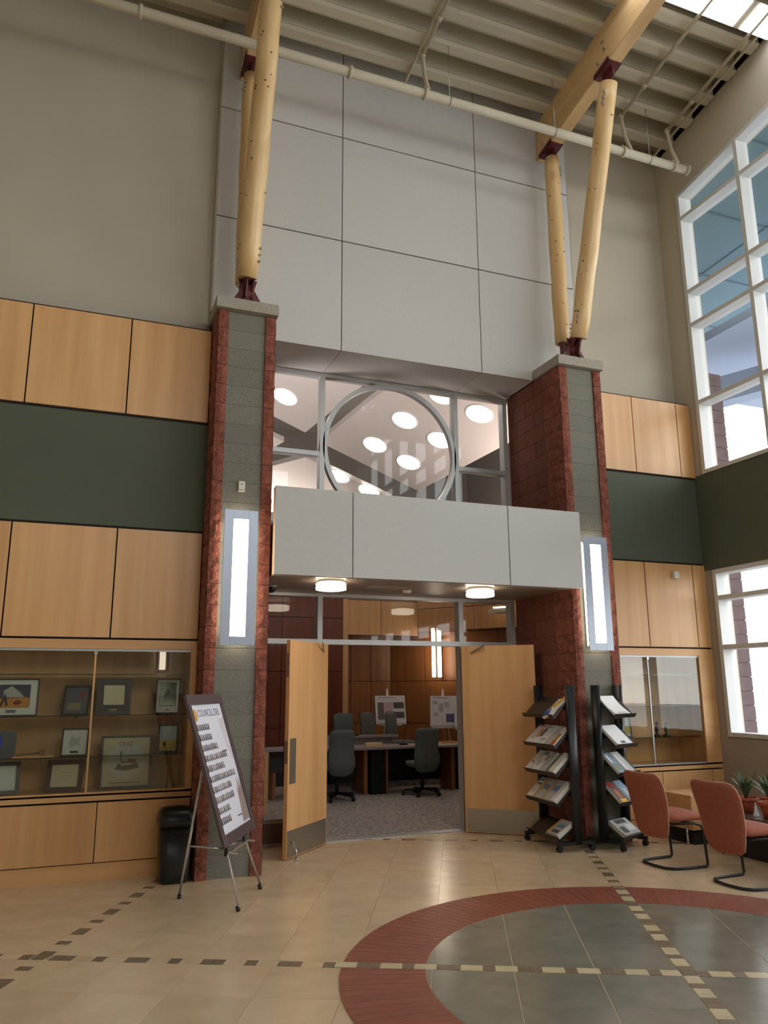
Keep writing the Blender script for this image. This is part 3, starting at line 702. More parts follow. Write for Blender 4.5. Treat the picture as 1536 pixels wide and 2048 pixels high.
pic(.045, 1.416, .24, .29, framed, .018, flat('dk_photo', 92, 92, 104), [(.45, .3, .5, .25, flat('sand_p', 140, 130, 100))], 'dark photo of red bird in black frame, tilted left of divider', -12, 14, extra=lambda p, w, h: blob(p, w, h, [(.55, .55), (.65, .75), (.78, .82), (.82, .7), (.7, .58)], flat('redbird', 150, 60, 40)))
pic(.39, 1.416, .31, .33, framed, .035, flat('dark_mat', 50, 48, 44), [(.5, .55, .60, .55, parch), (.5, .13, .2, .07, flat('brass', 170, 140, 70))], 'certificate with wide dark mat just right of the divider', 0, 6)
pic(.88, 1.416, .235, .355, framed, .014, matte, [(.5, .55, .66, .66, flat('thinline', 60, 60, 60)), (.5, .55, .63, .635, matte), (.5, .11, .16, .05, flat('brass', 170, 140, 70))], 'ink drawing of a figure in tall black frame, upper right shelf', -10, 12, extra=lambda p, w, h: blob(p, w, h, [(.34, .38), (.42, .60), (.5, .72), (.56, .62), (.68, .48), (.58, .56), (.46, .54)], flat('ink', 50, 44, 48)))
pic(-.55, 1.052, .26, .235, black, .02, black, [(.35, .6, .4, .4, flat('deep_blue', 30, 50, 190))], 'black plaque with blue picture at far left of middle shelf', 6, 6)
pic(.07, 1.052, .235, .25, framed, .014, matte, [(.5, .15, .3, .08, black)], 'pale pencil sketch in black frame left of the divider', -6, 8, extra=lambda p, w, h: blob(p, w, h, [(.3, .3), (.28, .55), (.42, .75), (.5, .62), (.7, .72), (.66, .5), (.75, .3), (.55, .42), (.4, .3)], flat('pencil', 180, 182, 174)))
pic(-.51, .742, .30, .285, framed, .035, matte, [], 'certificate in black frame at far left of case floor', 8, 10)
pic(0.0, .742, .32, .29, framem, .045, parch, [(.5, .6, .35, .012, flat('inkl', 150, 150, 120)), (.5, .5, .3, .01, flat('inkl', 150, 150, 120)), (.5, .4, .3, .01, flat('inkl', 150, 150, 120))], 'cream certificate in brown frame on case floor left of divider', -8, 12)
def ex9(p, w, h):
    n = 32; blob(p, w, h, [(.5+.36*math.cos(2*math.pi*k/n), .52+.36*math.sin(2*math.pi*k/n)) for k in range(n)], matte)
    textmesh('CRHZ', .05, flat('red_ink', 150, 70, 60), 'lettering', p, Matrix.Translation((-.075, .0015, .8*h)) @ Matrix.Rotation(R(90), 4, 'X'))
    blob(p, w, h, [(.28, .36), (.36, .48), (.42, .42), (.72, .46), (.76, .38), (.5, .33)], flat('etch', 120, 110, 90), y=.002)
    blob(p, w, h, [(.40, .48), (.38, .68), (.41, .72), (.42, .5), (.5, .52), (.5, .48)], flat('etch', 120, 110, 90), y=.002)
    blob(p, w, h, [(.52, .48), (.54, .56), (.68, .55), (.70, .46)], flat('etch2', 150, 120, 100), y=.002)
    blob(p, w, h, [(.2, .1), (.8, .1), (.8, .115), (.2, .115)], flat('etch', 120, 110, 90), y=.002)
pic(.54, .742, .465, .48, framed, .022, parch, [], 'large framed print with round crest on the case floor', 0, 8, y=8.08, extra=ex9)
pic(.905, 1.052, .20, .275, framed, .022, flat('sky_p', 172, 184, 190), [(.5, .27, .8, .34, flat('field', 190, 165, 70))], 'framed sky and yellow field picture, right end of middle shelf', -10, 8, extra=lambda p, w, h: blob(p, w, h, [(.28, .3), (.36, .4), (.44, .3), (.36, .2)], flat('emblem', 60, 60, 40)))
gv = empty('gavel', (-.27, 8.0, 1.052)); tag(gv, 'wooden gavel lying on its long block in the left case', 'gavel')
MB().box(-.17, .17, -.045, .045, 0, .016).build('block', maple_h, gv, .003)
MB().tube([(-.14, 0, .028), (.05, 0, .04)], [.006, .008]).build('handle', deskw, gv); MB().tube([(.075, -.04, .043), (.075, .04, .043)], .026, 14).build('head', deskw, gv)
# things in the right case
pic(6.25, 1.052, .22, .27, framed, .016, flat('sky_p', 172, 184, 190), [(.5, .3, .8, .3, flat('field', 190, 165, 70))], 'dim framed picture behind the right cabinet glass', 0, 8)
for i, (x, lab) in enumerate(((6.72, 'dark figurine on shelf of right cabinet, left one'), (6.86, 'dark figurine on shelf of right cabinet, right one'))):
    o = empty('figurine', (x, 8.02, 1.052)); tag(o, lab, 'figurine')
    MB().lathe([(.05, 0), (.05, .015), (.015, .03), (.028, .07), (.022, .11), (.008, .125), (.02, .14), (.018, .165), (.001, .18)], n=14).build('body', framed, o)

# ================================================================== EASEL + POSTER
th_ = R(18); dv = Vector((.448, .894, 0)); nv = Vector((.894, -.448, 0))
es = empty('display_easel', (1.30, 6.80, 0), math.atan2(.894, .448)); tag(es, 'silver tripod easel holding the councillors board', 'easel')
def LE(p): # world -> easel local
    q = Vector(p)-Vector((1.30, 6.80, 0)); return Vector((q.dot(dv), q.dot(-nv), q.z))
f1_, f2_ = Vector((1.312, 6.411, 0)), Vector((1.617, 7.019, 0)); sl_ = -nv*math.tan(th_)+Vector((0, 0, 1)); mid = (f1_+f2_)/2
apex = mid+sl_*1.50; fr_ = Vector((.94, 6.97, 0))
def easel_leg(foot, topp, r=.011):
    o = MB().tube([LE(foot)+Vector((0, 0, .03)), LE(foot.lerp(topp, .42)), LE(topp)], [r*.8, r, r]).build('leg', chrome, es)
    MB().tube([LE(foot), LE(foot.lerp(topp, .025))], r*1.5, 8).build('rubber_foot', black, o)
    return o
easel_leg(f1_, apex+dv*(-.05)); easel_leg(f2_, apex+dv*.05); easel_leg(fr_, Vector((1.062, 6.79, 1.05)))
MB().bar(LE((1.062, 6.79, 1.05)), LE(mid+sl_*1.12), .02, .02).build('top_joint', black, es)
k1 = f1_.lerp(apex-dv*.05, .27); k2 = f2_.lerp(apex+dv*.05, .27); k3 = fr_.lerp(Vector((1.062, 6.79, 1.05)), .385)
hub = (k1+k2+k3)/3+Vector((0, 0, -.02))
for kk in (k1, k2, k3): MB().tube([LE(kk), LE(hub)], .009, 8).build('brace', chrome, es)
for kk in (k1, k2):
    MB().tube([LE(kk+Vector((0, 0, -.03))), LE(kk+Vector((0, 0, .05)))], .019, 10).build('collar', black, es)
    MB().bar(LE(kk+nv*-.01), LE(kk+nv*.09+Vector((0, 0, -.01))), .02, .015).build('ledge_arm', chrome, es)
MB().bar(LE(k1+nv*.03), LE(k2+nv*.03), .03, .018).build('ledge', chrome, es)
o0 = f1_+sl_*.455+nv*.035
bx = dv; bz = sl_.normalized(); by = bz.cross(bx)
Mb = Matrix(((bx.x, by.x, bz.x, o0.x-.09*bx.x), (bx.y, by.y, bz.y, o0.y-.09*bx.y), (bx.z, by.z, bz.z, o0.z-.09*bx.z), (0, 0, 0, 1)))
pb = empty('poster_board'); pb.matrix_world = Mb; tag(pb, 'tall framed councillors poster with rows of portraits, on the easel', 'poster')
BW, BH, bf = .93, 1.20, .085
MB().box(0, bf*.75, -.025, .005, 0, BH).box(BW-bf*.75, BW, -.025, .005, 0, BH).box(bf*.75, BW-bf*.75, -.025, .005, 0, bf).box(bf*.75, BW-bf*.75, -.025, .005, BH-bf, BH).build('frame', frameb, pb, .004)
MB().box(bf*.7, BW-bf*.7, -.01, .002, bf*.9, BH-bf*.9).build('poster_sheet', flat('poster_paper', 226, 226, 238, .35), pb)
TM = lambda x, z: Matrix.Translation((x, -.0105, z)) @ Matrix.Rotation(R(90), 4, 'X')
textmesh('COUNCILLORS', .086, flat('slate_ink', 90, 100, 120), 'lettering', pb, TM(.20, 1.015) @ Matrix.Diagonal((.99, 1, 1, 1)))
n = 20; MB().add([(.135+.045*math.cos(2*math.pi*k/n), -.0115, 1.03+.05*math.sin(2*math.pi*k/n)) for k in range(n)], [tuple(range(n))]).build('round_logo', flat('gold_logo', 200, 150, 70), pb)
rows = [7, 7, 9, 13, 10, 15, 11, 11, 7, 6]; rnd = random.Random(3)
pals = [flat('por_a', 70, 66, 70), flat('por_b', 110, 100, 92), flat('por_c', 160, 150, 140), flat('por_d', 50, 52, 64)]
for i, nn in enumerate(rows):
    z = .955-.083*i; row = [MB() for _ in pals]
    for k in range(nn):
        x = .10+.046*k; q = rnd.randrange(4)
        row[q].box(x, x+.030, -.0112, -.010, z-.052, z-rnd.uniform(0, .006)); row[2].box(x+.010, x+.021, -.0116, -.0112, z-.026, z-.008); row[3].box(x+.002, x+.028, -.0118, -.0112, z-.052, z-.038)
    for q, m in enumerate(row):
        if m.v: o = m.build('portrait_row', pals[q], pb); o['kind'] = 'stuff'
MB().add([(.70, -.011, .97), (.86, -.011, 1.0), (.86, -.011, .63), (.83, -.011, .62), (.76, -.011, .76)], [(0, 1, 2, 3, 4)]).build('faint_picture', flat('faint', 208, 200, 206), pb)
q = [(.66, .10), (.86, .10), (.86, .46), (.82, .36), (.81, .48), (.78, .36), (.76, .47), (.74, .34), (.72, .40), (.70, .25)]
MB().add([(a, -.011, b) for a, b in q], [tuple(range(len(q)))]).build('tower_picture', flat('tower', 150, 130, 124), pb)
for (x, z) in ((.60, .70), (.55, .16)): MB().box(x, x+.12, -.0112, -.0105, z, z+.010).build('caption', pals[0], pb)

# ================================================================== WASTE BIN
wb_ = empty('waste_bin', (.962, 7.60, 0)); tag(wb_, 'black swing-top waste bin between cabinet and left pillar', 'bin')
def rr_ring(z, a, b, p=5): return superring(0, 0, z, a, b, 28, p)
MB().loft([rr_ring(0, .115, .13), rr_ring(.02, .125, .14), rr_ring(.47, .145, .165)]).build('body', black, wb_)
MB().loft([rr_ring(.47, .155, .175), rr_ring(.53, .155, .175), rr_ring(.58, .145, .15), rr_ring(.615, .115, .09), rr_ring(.625, .06, .04)]).build('swing_lid', black, wb_)

# ================================================================== MAGAZINE RACKS
SH = [.105, .44, .735, 1.02, 1.33]
def rack(loc, rz_, w, label):
    r = empty('magazine_rack', loc+(0,), rz_); tag(r, label, 'rack', None)
    pwid = .085
    for sx in (-1, 1):
        x = sx*w/2; q = superring(x, 0, .07, pwid*.36, pwid*.62, 16, 3); q2 = superring(x, 0, 1.665, pwid*.36, pwid*.62, 16, 3)
        MB().loft([q, q2]).build('post', blackm, r)
        f = MB().box(x-.025, x+.025, -.235, .19, .065, .10).build('foot', black, r)
        for y in (-.215, .17):
            MB().tube([(x-.018, y, .032), (x-.006, y, .032)], .031, 14).tube([(x+.006, y, .032), (x+.018, y, .032)], .031, 14).box(x-.006, x+.006, y-.012, y+.012, .03, .07).build('caster', black, r)
    for i, z in enumerate(SH):
        x0, x1 = -w/2+.01, w/2-.01; bk = .20 if i else .15; d = .20
        q = [(.0, z+bk), (.0, z+bk+.006), (-d, z+.008), (-d-.022, z+.035), (-d-.028, z+.032), (-d-.004, z-.006), (-.19, z-.01)]
        m = slab(x0, x1, q); MB().add(m.v, m.f).build('shelf', blackm, r)
        MB().box(x0, x1, -.004, .006, z+bk-.12, z+bk).build('shelf_support', black, r)
    return r
RL = ((5.005, 7.63), R(-90-4), .70); RR = ((5.51, 7.355), R(22), .45)
rackL = rack(*RL, 'black magazine rack left of the right pillar'); rackR = rack(*RR, 'black magazine rack in front of right pillar, partly behind chair')
def mag(rk, sh, x, w, th, c, label, name='magazine', group=None, u0=.0, ln=.27, stripes=(), rot=0, cat='magazine', bend=0):
    loc, rz_, rw = rk; z = SH[sh]; bk = .20 if sh else .15; ang = math.atan2(bk-.008, .20)
    M = Matrix.Translation((loc[0], loc[1], 0)) @ Matrix.Rotation(rz_, 4, 'Z') @ Matrix.Translation((x, -.197, z+.016)) @ Matrix.Rotation(ang, 4, 'X') @ Matrix.Rotation(R(rot), 4, 'Z')
    e = empty(name); e.matrix_world = M; tag(e, label, cat, group)
    m = MB(); n = 6
    top = [(u0+ln*k/n, th*(1-.25*(k/n))+bend*math.sin(math.pi*k/n)) for k in range(n+1)]
    P = [(u0, 0)]+[(u0+ln, 0)]+top[::-1]; s_ = slab(-w/2, w/2, P); m.add(s_.v, s_.f).build('pages', paper if c is None else flat('pg', 222, 218, 206), e)
    m2 = MB(); 
    vs = []; fs = []
    for k, (u, h_) in enumerate(top): vs += [(-w/2, u, h_+.0008), (w/2, u, h_+.0008)]
    for k in range(n): fs.append((2*k, 2*k+1, 2*k+3, 2*k+2))
    m2.add(vs, fs).build('cover', c or paper, e)
    for (a0, a1, b0, b1, mm) in stripes:
        k0, k1 = b0*ln+u0, b1*ln+u0; hh = lambda u: th*(1-.25*((u-u0)/ln))+bend*math.sin(math.pi*(u-u0)/ln)+.002
        MB().add([(-w/2+a0*w, k0, hh(k0)), (-w/2+a1*w, k0, hh(k0)), (-w/2+a1*w, k1, hh(k1)), (-w/2+a0*w, k1, hh(k1))], [(0, 1, 2, 3)]).build('cover_print', mm, e)
    return e
Yel, Blu, Ora, Grn, Gry, Tan, Sky, Dk, Prp = flat('m_yel', 225, 165, 30), flat('m_blu', 40, 90, 170), flat('m_ora', 200, 100, 50), flat('m_grn', 130, 135, 100), flat('m_gry', 190, 190, 186), flat('m_tan', 205, 165, 95), flat('m_sky', 130, 155, 180), flat('m_dk', 90, 84, 84), flat('m_prp', 110, 110, 160)
# left rack (x runs from far -0.33 to near +0.33)
mag(RL, 4, .17, .10, .012, Grn, 'pale green leaflet on the top shelf of left rack', rot=-8, stripes=((.1, .9, .1, .4, paper),), ln=.20, cat='leaflet', name='leaflet')
mag(RL, 4, .26, .11, .02, paper, 'white and grey leaflet at near end of top shelf', rot=6, stripes=((.1, .9, .5, .9, Gry),), ln=.24, cat='leaflet', name='leaflet')
mag(RL, 4, .245, .055, .034, Yel, 'yellow leaflet standing out on the top shelf', rot=-14, ln=.20, u0=.10, cat='leaflet', name='leaflet')
mag(RL, 4, .215, .10, .030, Blu, 'blue folded leaflet on the top shelf lip', rot=30, ln=.10, u0=-.03, cat='leaflet', name='leaflet')
mag(RL, 3, -.10, .42, .022, paper, 'wide white newspaper on second shelf of left rack', name='newspaper', stripes=((.1, .3, .2, .4, Gry), (.32, .48, .3, .75, Tan), (.5, .62, .35, .8, Dk), (.66, .94, .15, .3, Gry), (.2, .8, .85, .95, Gry), (.04, .28, .9, .99, Ora)), cat='newspaper')
mag(RL, 3, .18, .10, .02, Gry, 'narrow grey paper beside the wide newspaper', name='newspaper', cat='newspaper')
mag(RL, 3, .275, .08, .02, Tan, 'orange and tan booklet at near end of second shelf', stripes=((.1, .9, .0, .25, Ora), (.1, .9, .6, .9, paper)))
mag(RL, 2, -.27, .11, .03, paper, 'white booklet at far end of third shelf', stripes=((.35, .7, .3, .42, Prp),))
mag(RL, 2, -.11, .17, .028, paper, 'white magazine with blue banner on third shelf', stripes=((.1, .7, .78, .95, Sky), (.2, .5, .2, .5, Gry), (.8, .95, .5, .8, Dk)))
mag(RL, 2, .025, .09, .026, Gry, 'grey booklet in the middle of third shelf')
mag(RL, 2, .15, .09, .02, Grn, 'olive green magazine on third shelf')
mag(RL, 2, .26, .10, .045, paper, 'thick stack of white booklets at near end of third shelf')
mag(RL, 1, -.24, .13, .04, paper, 'white and green magazine at far end of fourth shelf', stripes=((.1, .9, .6, .72, Grn), (.1, .9, .8, .97, Sky), (.3, .6, .2, .4, Gry)))
mag(RL, 1, -.06, .20, .045, Gry, 'tan edged grey paper, middle of fourth shelf', name='newspaper', stripes=((0, .2, 0, 1, Tan), (.3, .9, .45, .7, Sky), (.25, .95, .1, .35, Gry)), cat='newspaper')
mag(RL, 1, .18, .26, .055, Gry, 'thick tan edged paper stack, near end of fourth shelf', name='newspaper', stripes=((0, .16, 0, 1, Tan), (.22, .7, .45, .72, Sky), (.74, 1, 0, 1, paper)), cat='newspaper')
mag(RL, 0, .22, .22, .055, Gry, 'tan edged paper stack on the bottom shelf', name='newspaper', stripes=((0, .2, 0, 1, Tan), (.3, .9, .45, .7, Sky), (.3, .9, .1, .3, Dk)), cat='newspaper', ln=.22)
mag(RL, 0, .06, .06, .012, Tan, 'small tan slip on the bottom shelf', ln=.06, cat='leaflet', name='leaflet')
# right rack
mag(RR, 4, -.05, .30, .03, None, 'curling white paper stack on top shelf of right rack', name='paper_stack', cat='paper stack', stripes=((.2, .9, .03, .10, Gry),), bend=-.015)
mag(RR, 3, -.05, .30, .03, None, 'white paper stack on second shelf of right rack', name='paper_stack', cat='paper stack', stripes=((.3, .6, .03, .14, Dk),))
mag(RR, 2, -.14, .12, .03, Sky, 'blue and white magazine on third shelf of right rack', stripes=((.2, .8, .1, .4, Grn), (.1, .4, .5, .9, paper)))
mag(RR, 2, .03, .16, .03, Gry, 'grey magazine on third shelf behind rust chair', stripes=((.2, .4, .1, .9, paper),))
mag(RR, 1, -.13, .14, .03, Dk, 'dark magazine with red top and yellow foot on fourth shelf', stripes=((.1, .9, 0, .15, Yel), (.1, .8, .7, .95, flat('m_red', 170, 50, 40)), (.3, .7, .2, .6, Ora)))
mag(RR, 1, .05, .14, .03, Sky, 'blue magazine with yellow foot on fourth shelf', stripes=((.1, .9, 0, .13, Yel), (.3, .7, .2, .6, Gry)))
mag(RR, 0, -.02, .32, .045, Gry, 'thick black and white paper stack on bottom shelf', name='newspaper', stripes=((.1, .4, .1, .5, Dk), (.5, .9, .2, .6, paper), (.2, .8, .7, .95, Dk)), cat='newspaper', ln=.22)

# ================================================================== RUST CHAIRS
def guest_chair(loc, rz_, label):
    c = empty('guest_chair', loc+(0,), rz_); tag(c, label, 'chair', 'rust cantilever chairs by the window')   # local +x = forward
    rings = []
    for z, xc, w, t in ((.27, -.235, .16, .012), (.30, -.238, .20, .03), (.38, -.245, .225, .04), (.50, -.255, .245, .042), (.62, -.275, .262, .040), (.73, -.305, .272, .036), (.80, -.33, .262, .034), (.835, -.342, .235, .028), (.85, -.347, .19, .012)):
        ring_ = []
        for k in range(24):
            t_ = 2*math.pi*k/24; cs, sn = math.cos(t_), math.sin(t_)
            y = w*math.copysign(abs(sn)**.75, sn); x = xc+t*math.copysign(abs(cs)**.8, cs)+.05*(y/w)**2
            ring_.append((x, y, z))
        rings.append(ring_)
    b = MB().loft(rings).build('backrest', rust, c)
    pts = []
    L_ = [r_ for r_ in rings]
    pts = [r_[18] for r_ in L_[1:]]+[r_[0] for r_ in ()]+[r_[6] for r_ in reversed(L_[1:])]
    top = [(-.347+.05*(y/.19)**2, y, .851) for y in (-.15, -.08, 0, .08, .15)]
    MB().tube([r_[18] for r_ in L_[1:]]+top+[r_[6] for r_ in reversed(L_[1:])], .005, 6).build('piping', piping, b)
    sr = []
    for x, zc, w, t in ((-.21, .44, .17, .02), (-.19, .445, .21, .038), (-.08, .445, .238, .045), (.06, .45, .25, .048), (.16, .45, .25, .045), (.225, .44, .24, .035), (.25, .425, .21, .015)):
        sr.append([(x+.0*k, w*math.copysign(abs(math.cos(2*math.pi*k/24))**.7, math.cos(2*math.pi*k/24)), zc+t*math.copysign(abs(math.sin(2*math.pi*k/24))**.8, math.sin(2*math.pi*k/24))) for k in range(24)])
    MB().loft(sr).build('seat', rust, c)
    P = [(-.12, .2, .395), (.10, .225, .395), (.165, .235, .375), (.19, .237, .33), (.205, .24, .10), (.21, .24, .03), (.195, .24, .014), (-.05, .235, .012), (-.15, .215, .012), (-.205, .15, .012), (-.22, 0, .012)]
    full = P+[(x, -y, z) for x, y, z in P[-2::-1]]
    MB().tube(full, .0125, 10).build('cantilever_frame', blackm, c)
    MB().bar((-.12, .2, .395), (-.12, -.2, .395), .03, .012).bar((.1, .22, .39), (.1, -.22, .39), .03, .012).build('seat_rail', blackm, c)
    MB().bar((-.12, 0, .40), (-.25, 0, .36), .06, .012).build('back_bracket', blackm, c)
    return c
guest_chair((5.44, 6.43), R(0), 'rust upholstered cantilever chair closest to the magazine rack')
guest_chair((5.50, 5.58), R(0), 'rust upholstered cantilever chair at the right edge, nearer viewer')

# ================================================================== WINDOW SIDE BENCH, TABLE, PLANTS
bt = empty('side_table', (6.28, 7.05, 0)); tag(bt, 'square maple side table in the corner behind the chairs', 'table')
MB().box(0, .62, 0, .45, .47, .50).build('table_top', maple_h, bt, .003)
for q in ((0, .02, 0, .45), (.60, .62, 0, .45), (.02, .60, 0, .02), (.02, .60, .43, .45)): MB().box(*q, .15, .47).build('side_panel', maple, bt)
MB().tube([(-.03, .06, 0), (-.03, .06, .2)], .012, 8).build('leg', chrome, bt)
MB().box(.03, .59, .03, .42, 0, .15).build('plinth', dark, bt)
bn = empty('low_bench', (6.6, 6.1, 0)); tag(bn, 'long low dark bench under the window holding plants', 'bench')
btop = flat('bench_top', 96, 82, 72, .3)
MB().box(-.45, .35, -1.6, .62, .36, .41).build('bench_top', btop, bn, .004); MB().box(-.28, .30, -1.5, .58, 0, .30).build('dark_base', flat('bench_base', 40, 34, 32), bn); MB().box(-.35, .30, -1.5, .6, .30, .36).build('apron', dark, bn)
for y in (-1.45, .5): MB().tube([(-.37, y, 0), (-.37, y, .36)], .016, 10).build('leg', chrome, bn)
def plant(x, y, sc, label, seed):
    p = empty('potted_plant', (x, y, .411)); tag(p, label, 'plant', 'spiky plants in clay pots on the bench'); rnd = random.Random(seed)
    MB().lathe([(.075*sc, 0), (.105*sc, .11*sc), (.105*sc, .112*sc), (.118*sc, .112*sc), (.12*sc, .145*sc), (.105*sc, .145*sc), (.10*sc, .125*sc), (.001, .125*sc)], n=22).build('pot', terra, p)
    for k in range(34):
        a = k*2.4; ln = sc*rnd.uniform(.17, .33); lean_ = rnd.uniform(.15, .85); w = .021*sc; m = MB(); vs = []
        d = Vector((math.cos(a), math.sin(a), 0)); s_ = Vector((-math.sin(a), math.cos(a), 0)); N = 4
        for i in range(N+1):
            t = i/N; pt = d*(ln*lean_*t**1.4)+Vector((0, 0, .125*sc+ln*(t-.35*lean_*t*t))); ww = w*(1-t)**.6*(.6+.8*t if t < .4 else 1)
            vs += [pt-s_*ww+Vector((0, 0, .003)), pt-d*.004, pt+s_*ww+Vector((0, 0, .003))]
        fs = []
        for i in range(N): fs += [(3*i, 3*i+1, 3*i+4, 3*i+3), (3*i+1, 3*i+2, 3*i+5, 3*i+4)]
        m.add(vs, fs, True).build('leaf', leafm, p)
plant(6.42, 6.42, 1.0, 'left clay pot of spiky green leaves on the bench', 1); plant(6.33, 6.02, 1.05, 'right clay pot of spiky green leaves at photo edge', 2); plant(6.72, 6.38, .9, 'clay pot of leaves behind the other two', 3)
gc = empty('clear_award', (6.33, 6.22, .411)); tag(gc, 'small clear pointed ornament between the clay pots', 'ornament')
MB().add([(-.03, -.012, 0), (.03, -.012, 0), (.03, .012, 0), (-.03, .012, 0), (0, 0, .13)], [(3, 2, 1, 0), (0, 1, 4), (1, 2, 4), (2, 3, 4), (3, 0, 4)]).build('body', paper, gc)
ex_ = empty('alarm_box', (7.05, YB-.002, 2.98)); tag(ex_, 'small white box high on right wood panels', 'alarm')
MB().box(-.04, .04, -.05, 0, 0, .09).build('body', offw, ex_, .004); MB().box(.028, .036, -.054, -.05, .01, .08).build('lamp_strip', paper, ex_)

# ================================================================== COUNCIL CHAMBER behind the doors
CHP = [(-2, YG+.03), (8.25, YG+.03), (9.6, 11.5), (9.6, 18.5), (-2, 18.5)]
cf = MB().prism(CHP, -.2, 0).build('floor', carpet); struct(cf, 'speckled grey carpet floor of the room behind the doors', 'floor')
cc = MB().prism(CHP, 8.0, 8.1).build('ceiling', chdark); struct(cc, 'dark grey ceiling of the inner room above floating panels', 'ceiling')
cw = MB().box(-2.2, -2, 8.6, 18.5, 0, 8.0).box(-2, 1.75, 8.62, YG+.2, 0, 8.0).box(5.83, 8.25, 8.62, YG+.2, 0, 8.0).box(1.75, 5.83, 8.91, 9.0, 5.5, 8.0).build('wall_chamber', chdark); struct(cw, 'dark painted walls of the inner room', 'wall')
def wall_panels(name, a, b, z0, z1, xsn, zs, m, label, thick=.05, skip=()):
    a = Vector(a+(0,)); b = Vector(b+(0,)); L_ = (b-a).length; ang = math.atan2(b.y-a.y, b.x-a.x)
    w = empty(name, (a.x, a.y, 0), ang); struct(w, label, 'wall')
    MB().box(0, L_, .02, .02+thick, z0, z1).build('backing', dark, w)
    xx = [L_*i/xsn for i in range(xsn+1)]; zz = [z0]+zs+[z1]
    for i in range(xsn):
        for j in range(len(zz)-1): MB().box(xx[i]+.006, xx[i+1]-.006, 0, .02, zz[j]+.006, zz[j+1]-.006).build('wood_panel', m, w)
    return w
wall_panels('wall_inner', (.0, 14.3), (4.76, 14.3), 0, 4.4, 4, [.95, 1.95, 2.95], cherry, 'dark cherry wood wall at the left of the inner room')
MB().box(4.76, 4.86, 0, .06, 0, 4.4).build('end_trim', maple, bpy.data.objects['wall_inner'])
wall_panels('wall_inner', (4.86, 15.4), (6.17, 15.4), 0, 4.4, 3, [.95, 1.78], maple_dk, 'maple wall in a shaded brown at the back of the inner room')
wall_panels('wall_inner', (6.17, 15.4), (9.2, 11.7), 0, 4.4, 6, [.95, 1.78, 2.75], maple_dk, 'angled maple wall in a shaded brown at right of the inner room')
wall_panels('wall_inner', (4.87, 14.6), (6.45, 14.6), 2.66, 4.4, 2, [3.35], maple, 'lit maple upper panels hanging over the inner back wall')
wall_panels('wall_inner', (6.45, 14.6), (8.7, 11.6), 2.75, 4.4, 3, [3.2], maple, 'lit maple upper panels on the angled inner wall')
MB().box(-2, 9.6, 18.3, 18.5, 0, 8.0).build('wall_inner', chdark); struct(bpy.data.objects['wall_inner.005'] if 'wall_inner.005' in bpy.data.objects else bpy.data.objects['wall_inner'], 'grey far wall of the inner room', 'wall')
wr2 = MB().prism([(8.25, 8.62), (8.40, 8.62), (9.8, 11.5), (9.8, 18.5), (9.6, 18.5), (9.6, 11.5), (8.25, 8.9)], 0, 8.0).build('wall_inner', chdark); struct(wr2, 'grey right wall of the inner room', 'wall')
# ceiling clouds at z 5.6 traced in plan
zcl = lambda x, y: 9.78-.4*x-.2*y       # the panels slope down towards the back right
QN = Vector((0, 0, 1)).rotation_difference(Vector((.4, .2, 1))).to_euler()
def cloud(pts, label):
    n_ = len(pts); m_ = MB().add([(x, y, zcl(x, y)) for x, y in pts]+[(x, y, zcl(x, y)+.09) for x, y in pts], [tuple(range(n_)), tuple(range(2*n_-1, n_-1, -1))]+[(i, n_+i, n_+(i+1) % n_, (i+1) % n_) for i in range(n_)])
    o = m_.build('ceiling_panel', cloudm); tag(o, label, 'ceiling panel', 'floating ceiling panels')
cloud([(5.53, 12.42), (3.7, 12.46), (3.99, 10.91), (4.28, 9.58), (5.44, 9.1), (6.3, 8.93)], 'large warm white floating ceiling panel with most of the lights')
cloud([(3.42, 12.4), (1.75, 12.4), (1.84, 11.03), (3.97, 9.76)], 'grey white floating ceiling panel at upper left')
cloud([(3.19, 12.96), (0.79, 13.13), (0.71, 15.93), (2.91, 13.89)], 'small floating ceiling panel at far left')
cloud([(3.62, 13.11), (5.27, 13.05), (4.89, 14.5), (2.17, 16.79), (3.04, 14.22)], 'lower far floating ceiling panel with two lights')
DL = [(2.89, 11.74), (4.6, 10.81), (4.46, 11.77), (5.22, 10.83), (5.07, 11.77), (4.28, 13.16), (4.86, 13.14), (5.4, 9.83), (4.81, 9.86)]
names = ['left pane, alone', 'upper middle of the circle', 'middle left of the circle', 'right side of the circle', 'lower middle of the circle', 'lower left of circle', 'lowest in the circle', 'right pane, alone', 'top right corner, cut by frame']
for (x, y), nm in zip(DL, names):
    o = empty('downlight', (x, y, zcl(x, y)-.004), rot=QN); tag(o, 'round ceiling downlight seen through upper glass, '+nm, 'ceiling light', 'downlights in the inner room')
    MB().lathe([(.20, 0), (.20, -.004), (.215, -.006), (.22, 0)], n=28, caps=False).build('trim_ring', paper, o)
    MB().lathe([(.20, -.003), (.001, -.0031)], n=28, caps=False).build('lens', canl, o)
# added fill lights, out of view, brightening the floating ceiling panels
area('fill_light', (3.2, 15.6, 3.6), (2.6, 1.0), 120, (1, .88, .80), (R(180), 0, 0)); area('fill_light', (7.9, 14.6, 3.6), (1.5, 1.5), 110, (1, .84, .72), (R(180), 0, 0))
area('fill_light', (.5, 9.5, 3.6), (1.4, .7), 150, (1, .90, .86), (R(180), 0, 0)); area('fill_light', (7.3, 9.5, 3.6), (1.2, .7), 150, (1, .86, .78), (R(180), 0, 0)); area('fill_light', (5.6, 15.0, 3.3), (1.2, .3), 22, (1, .84, .7), (R(180), 0, 0))
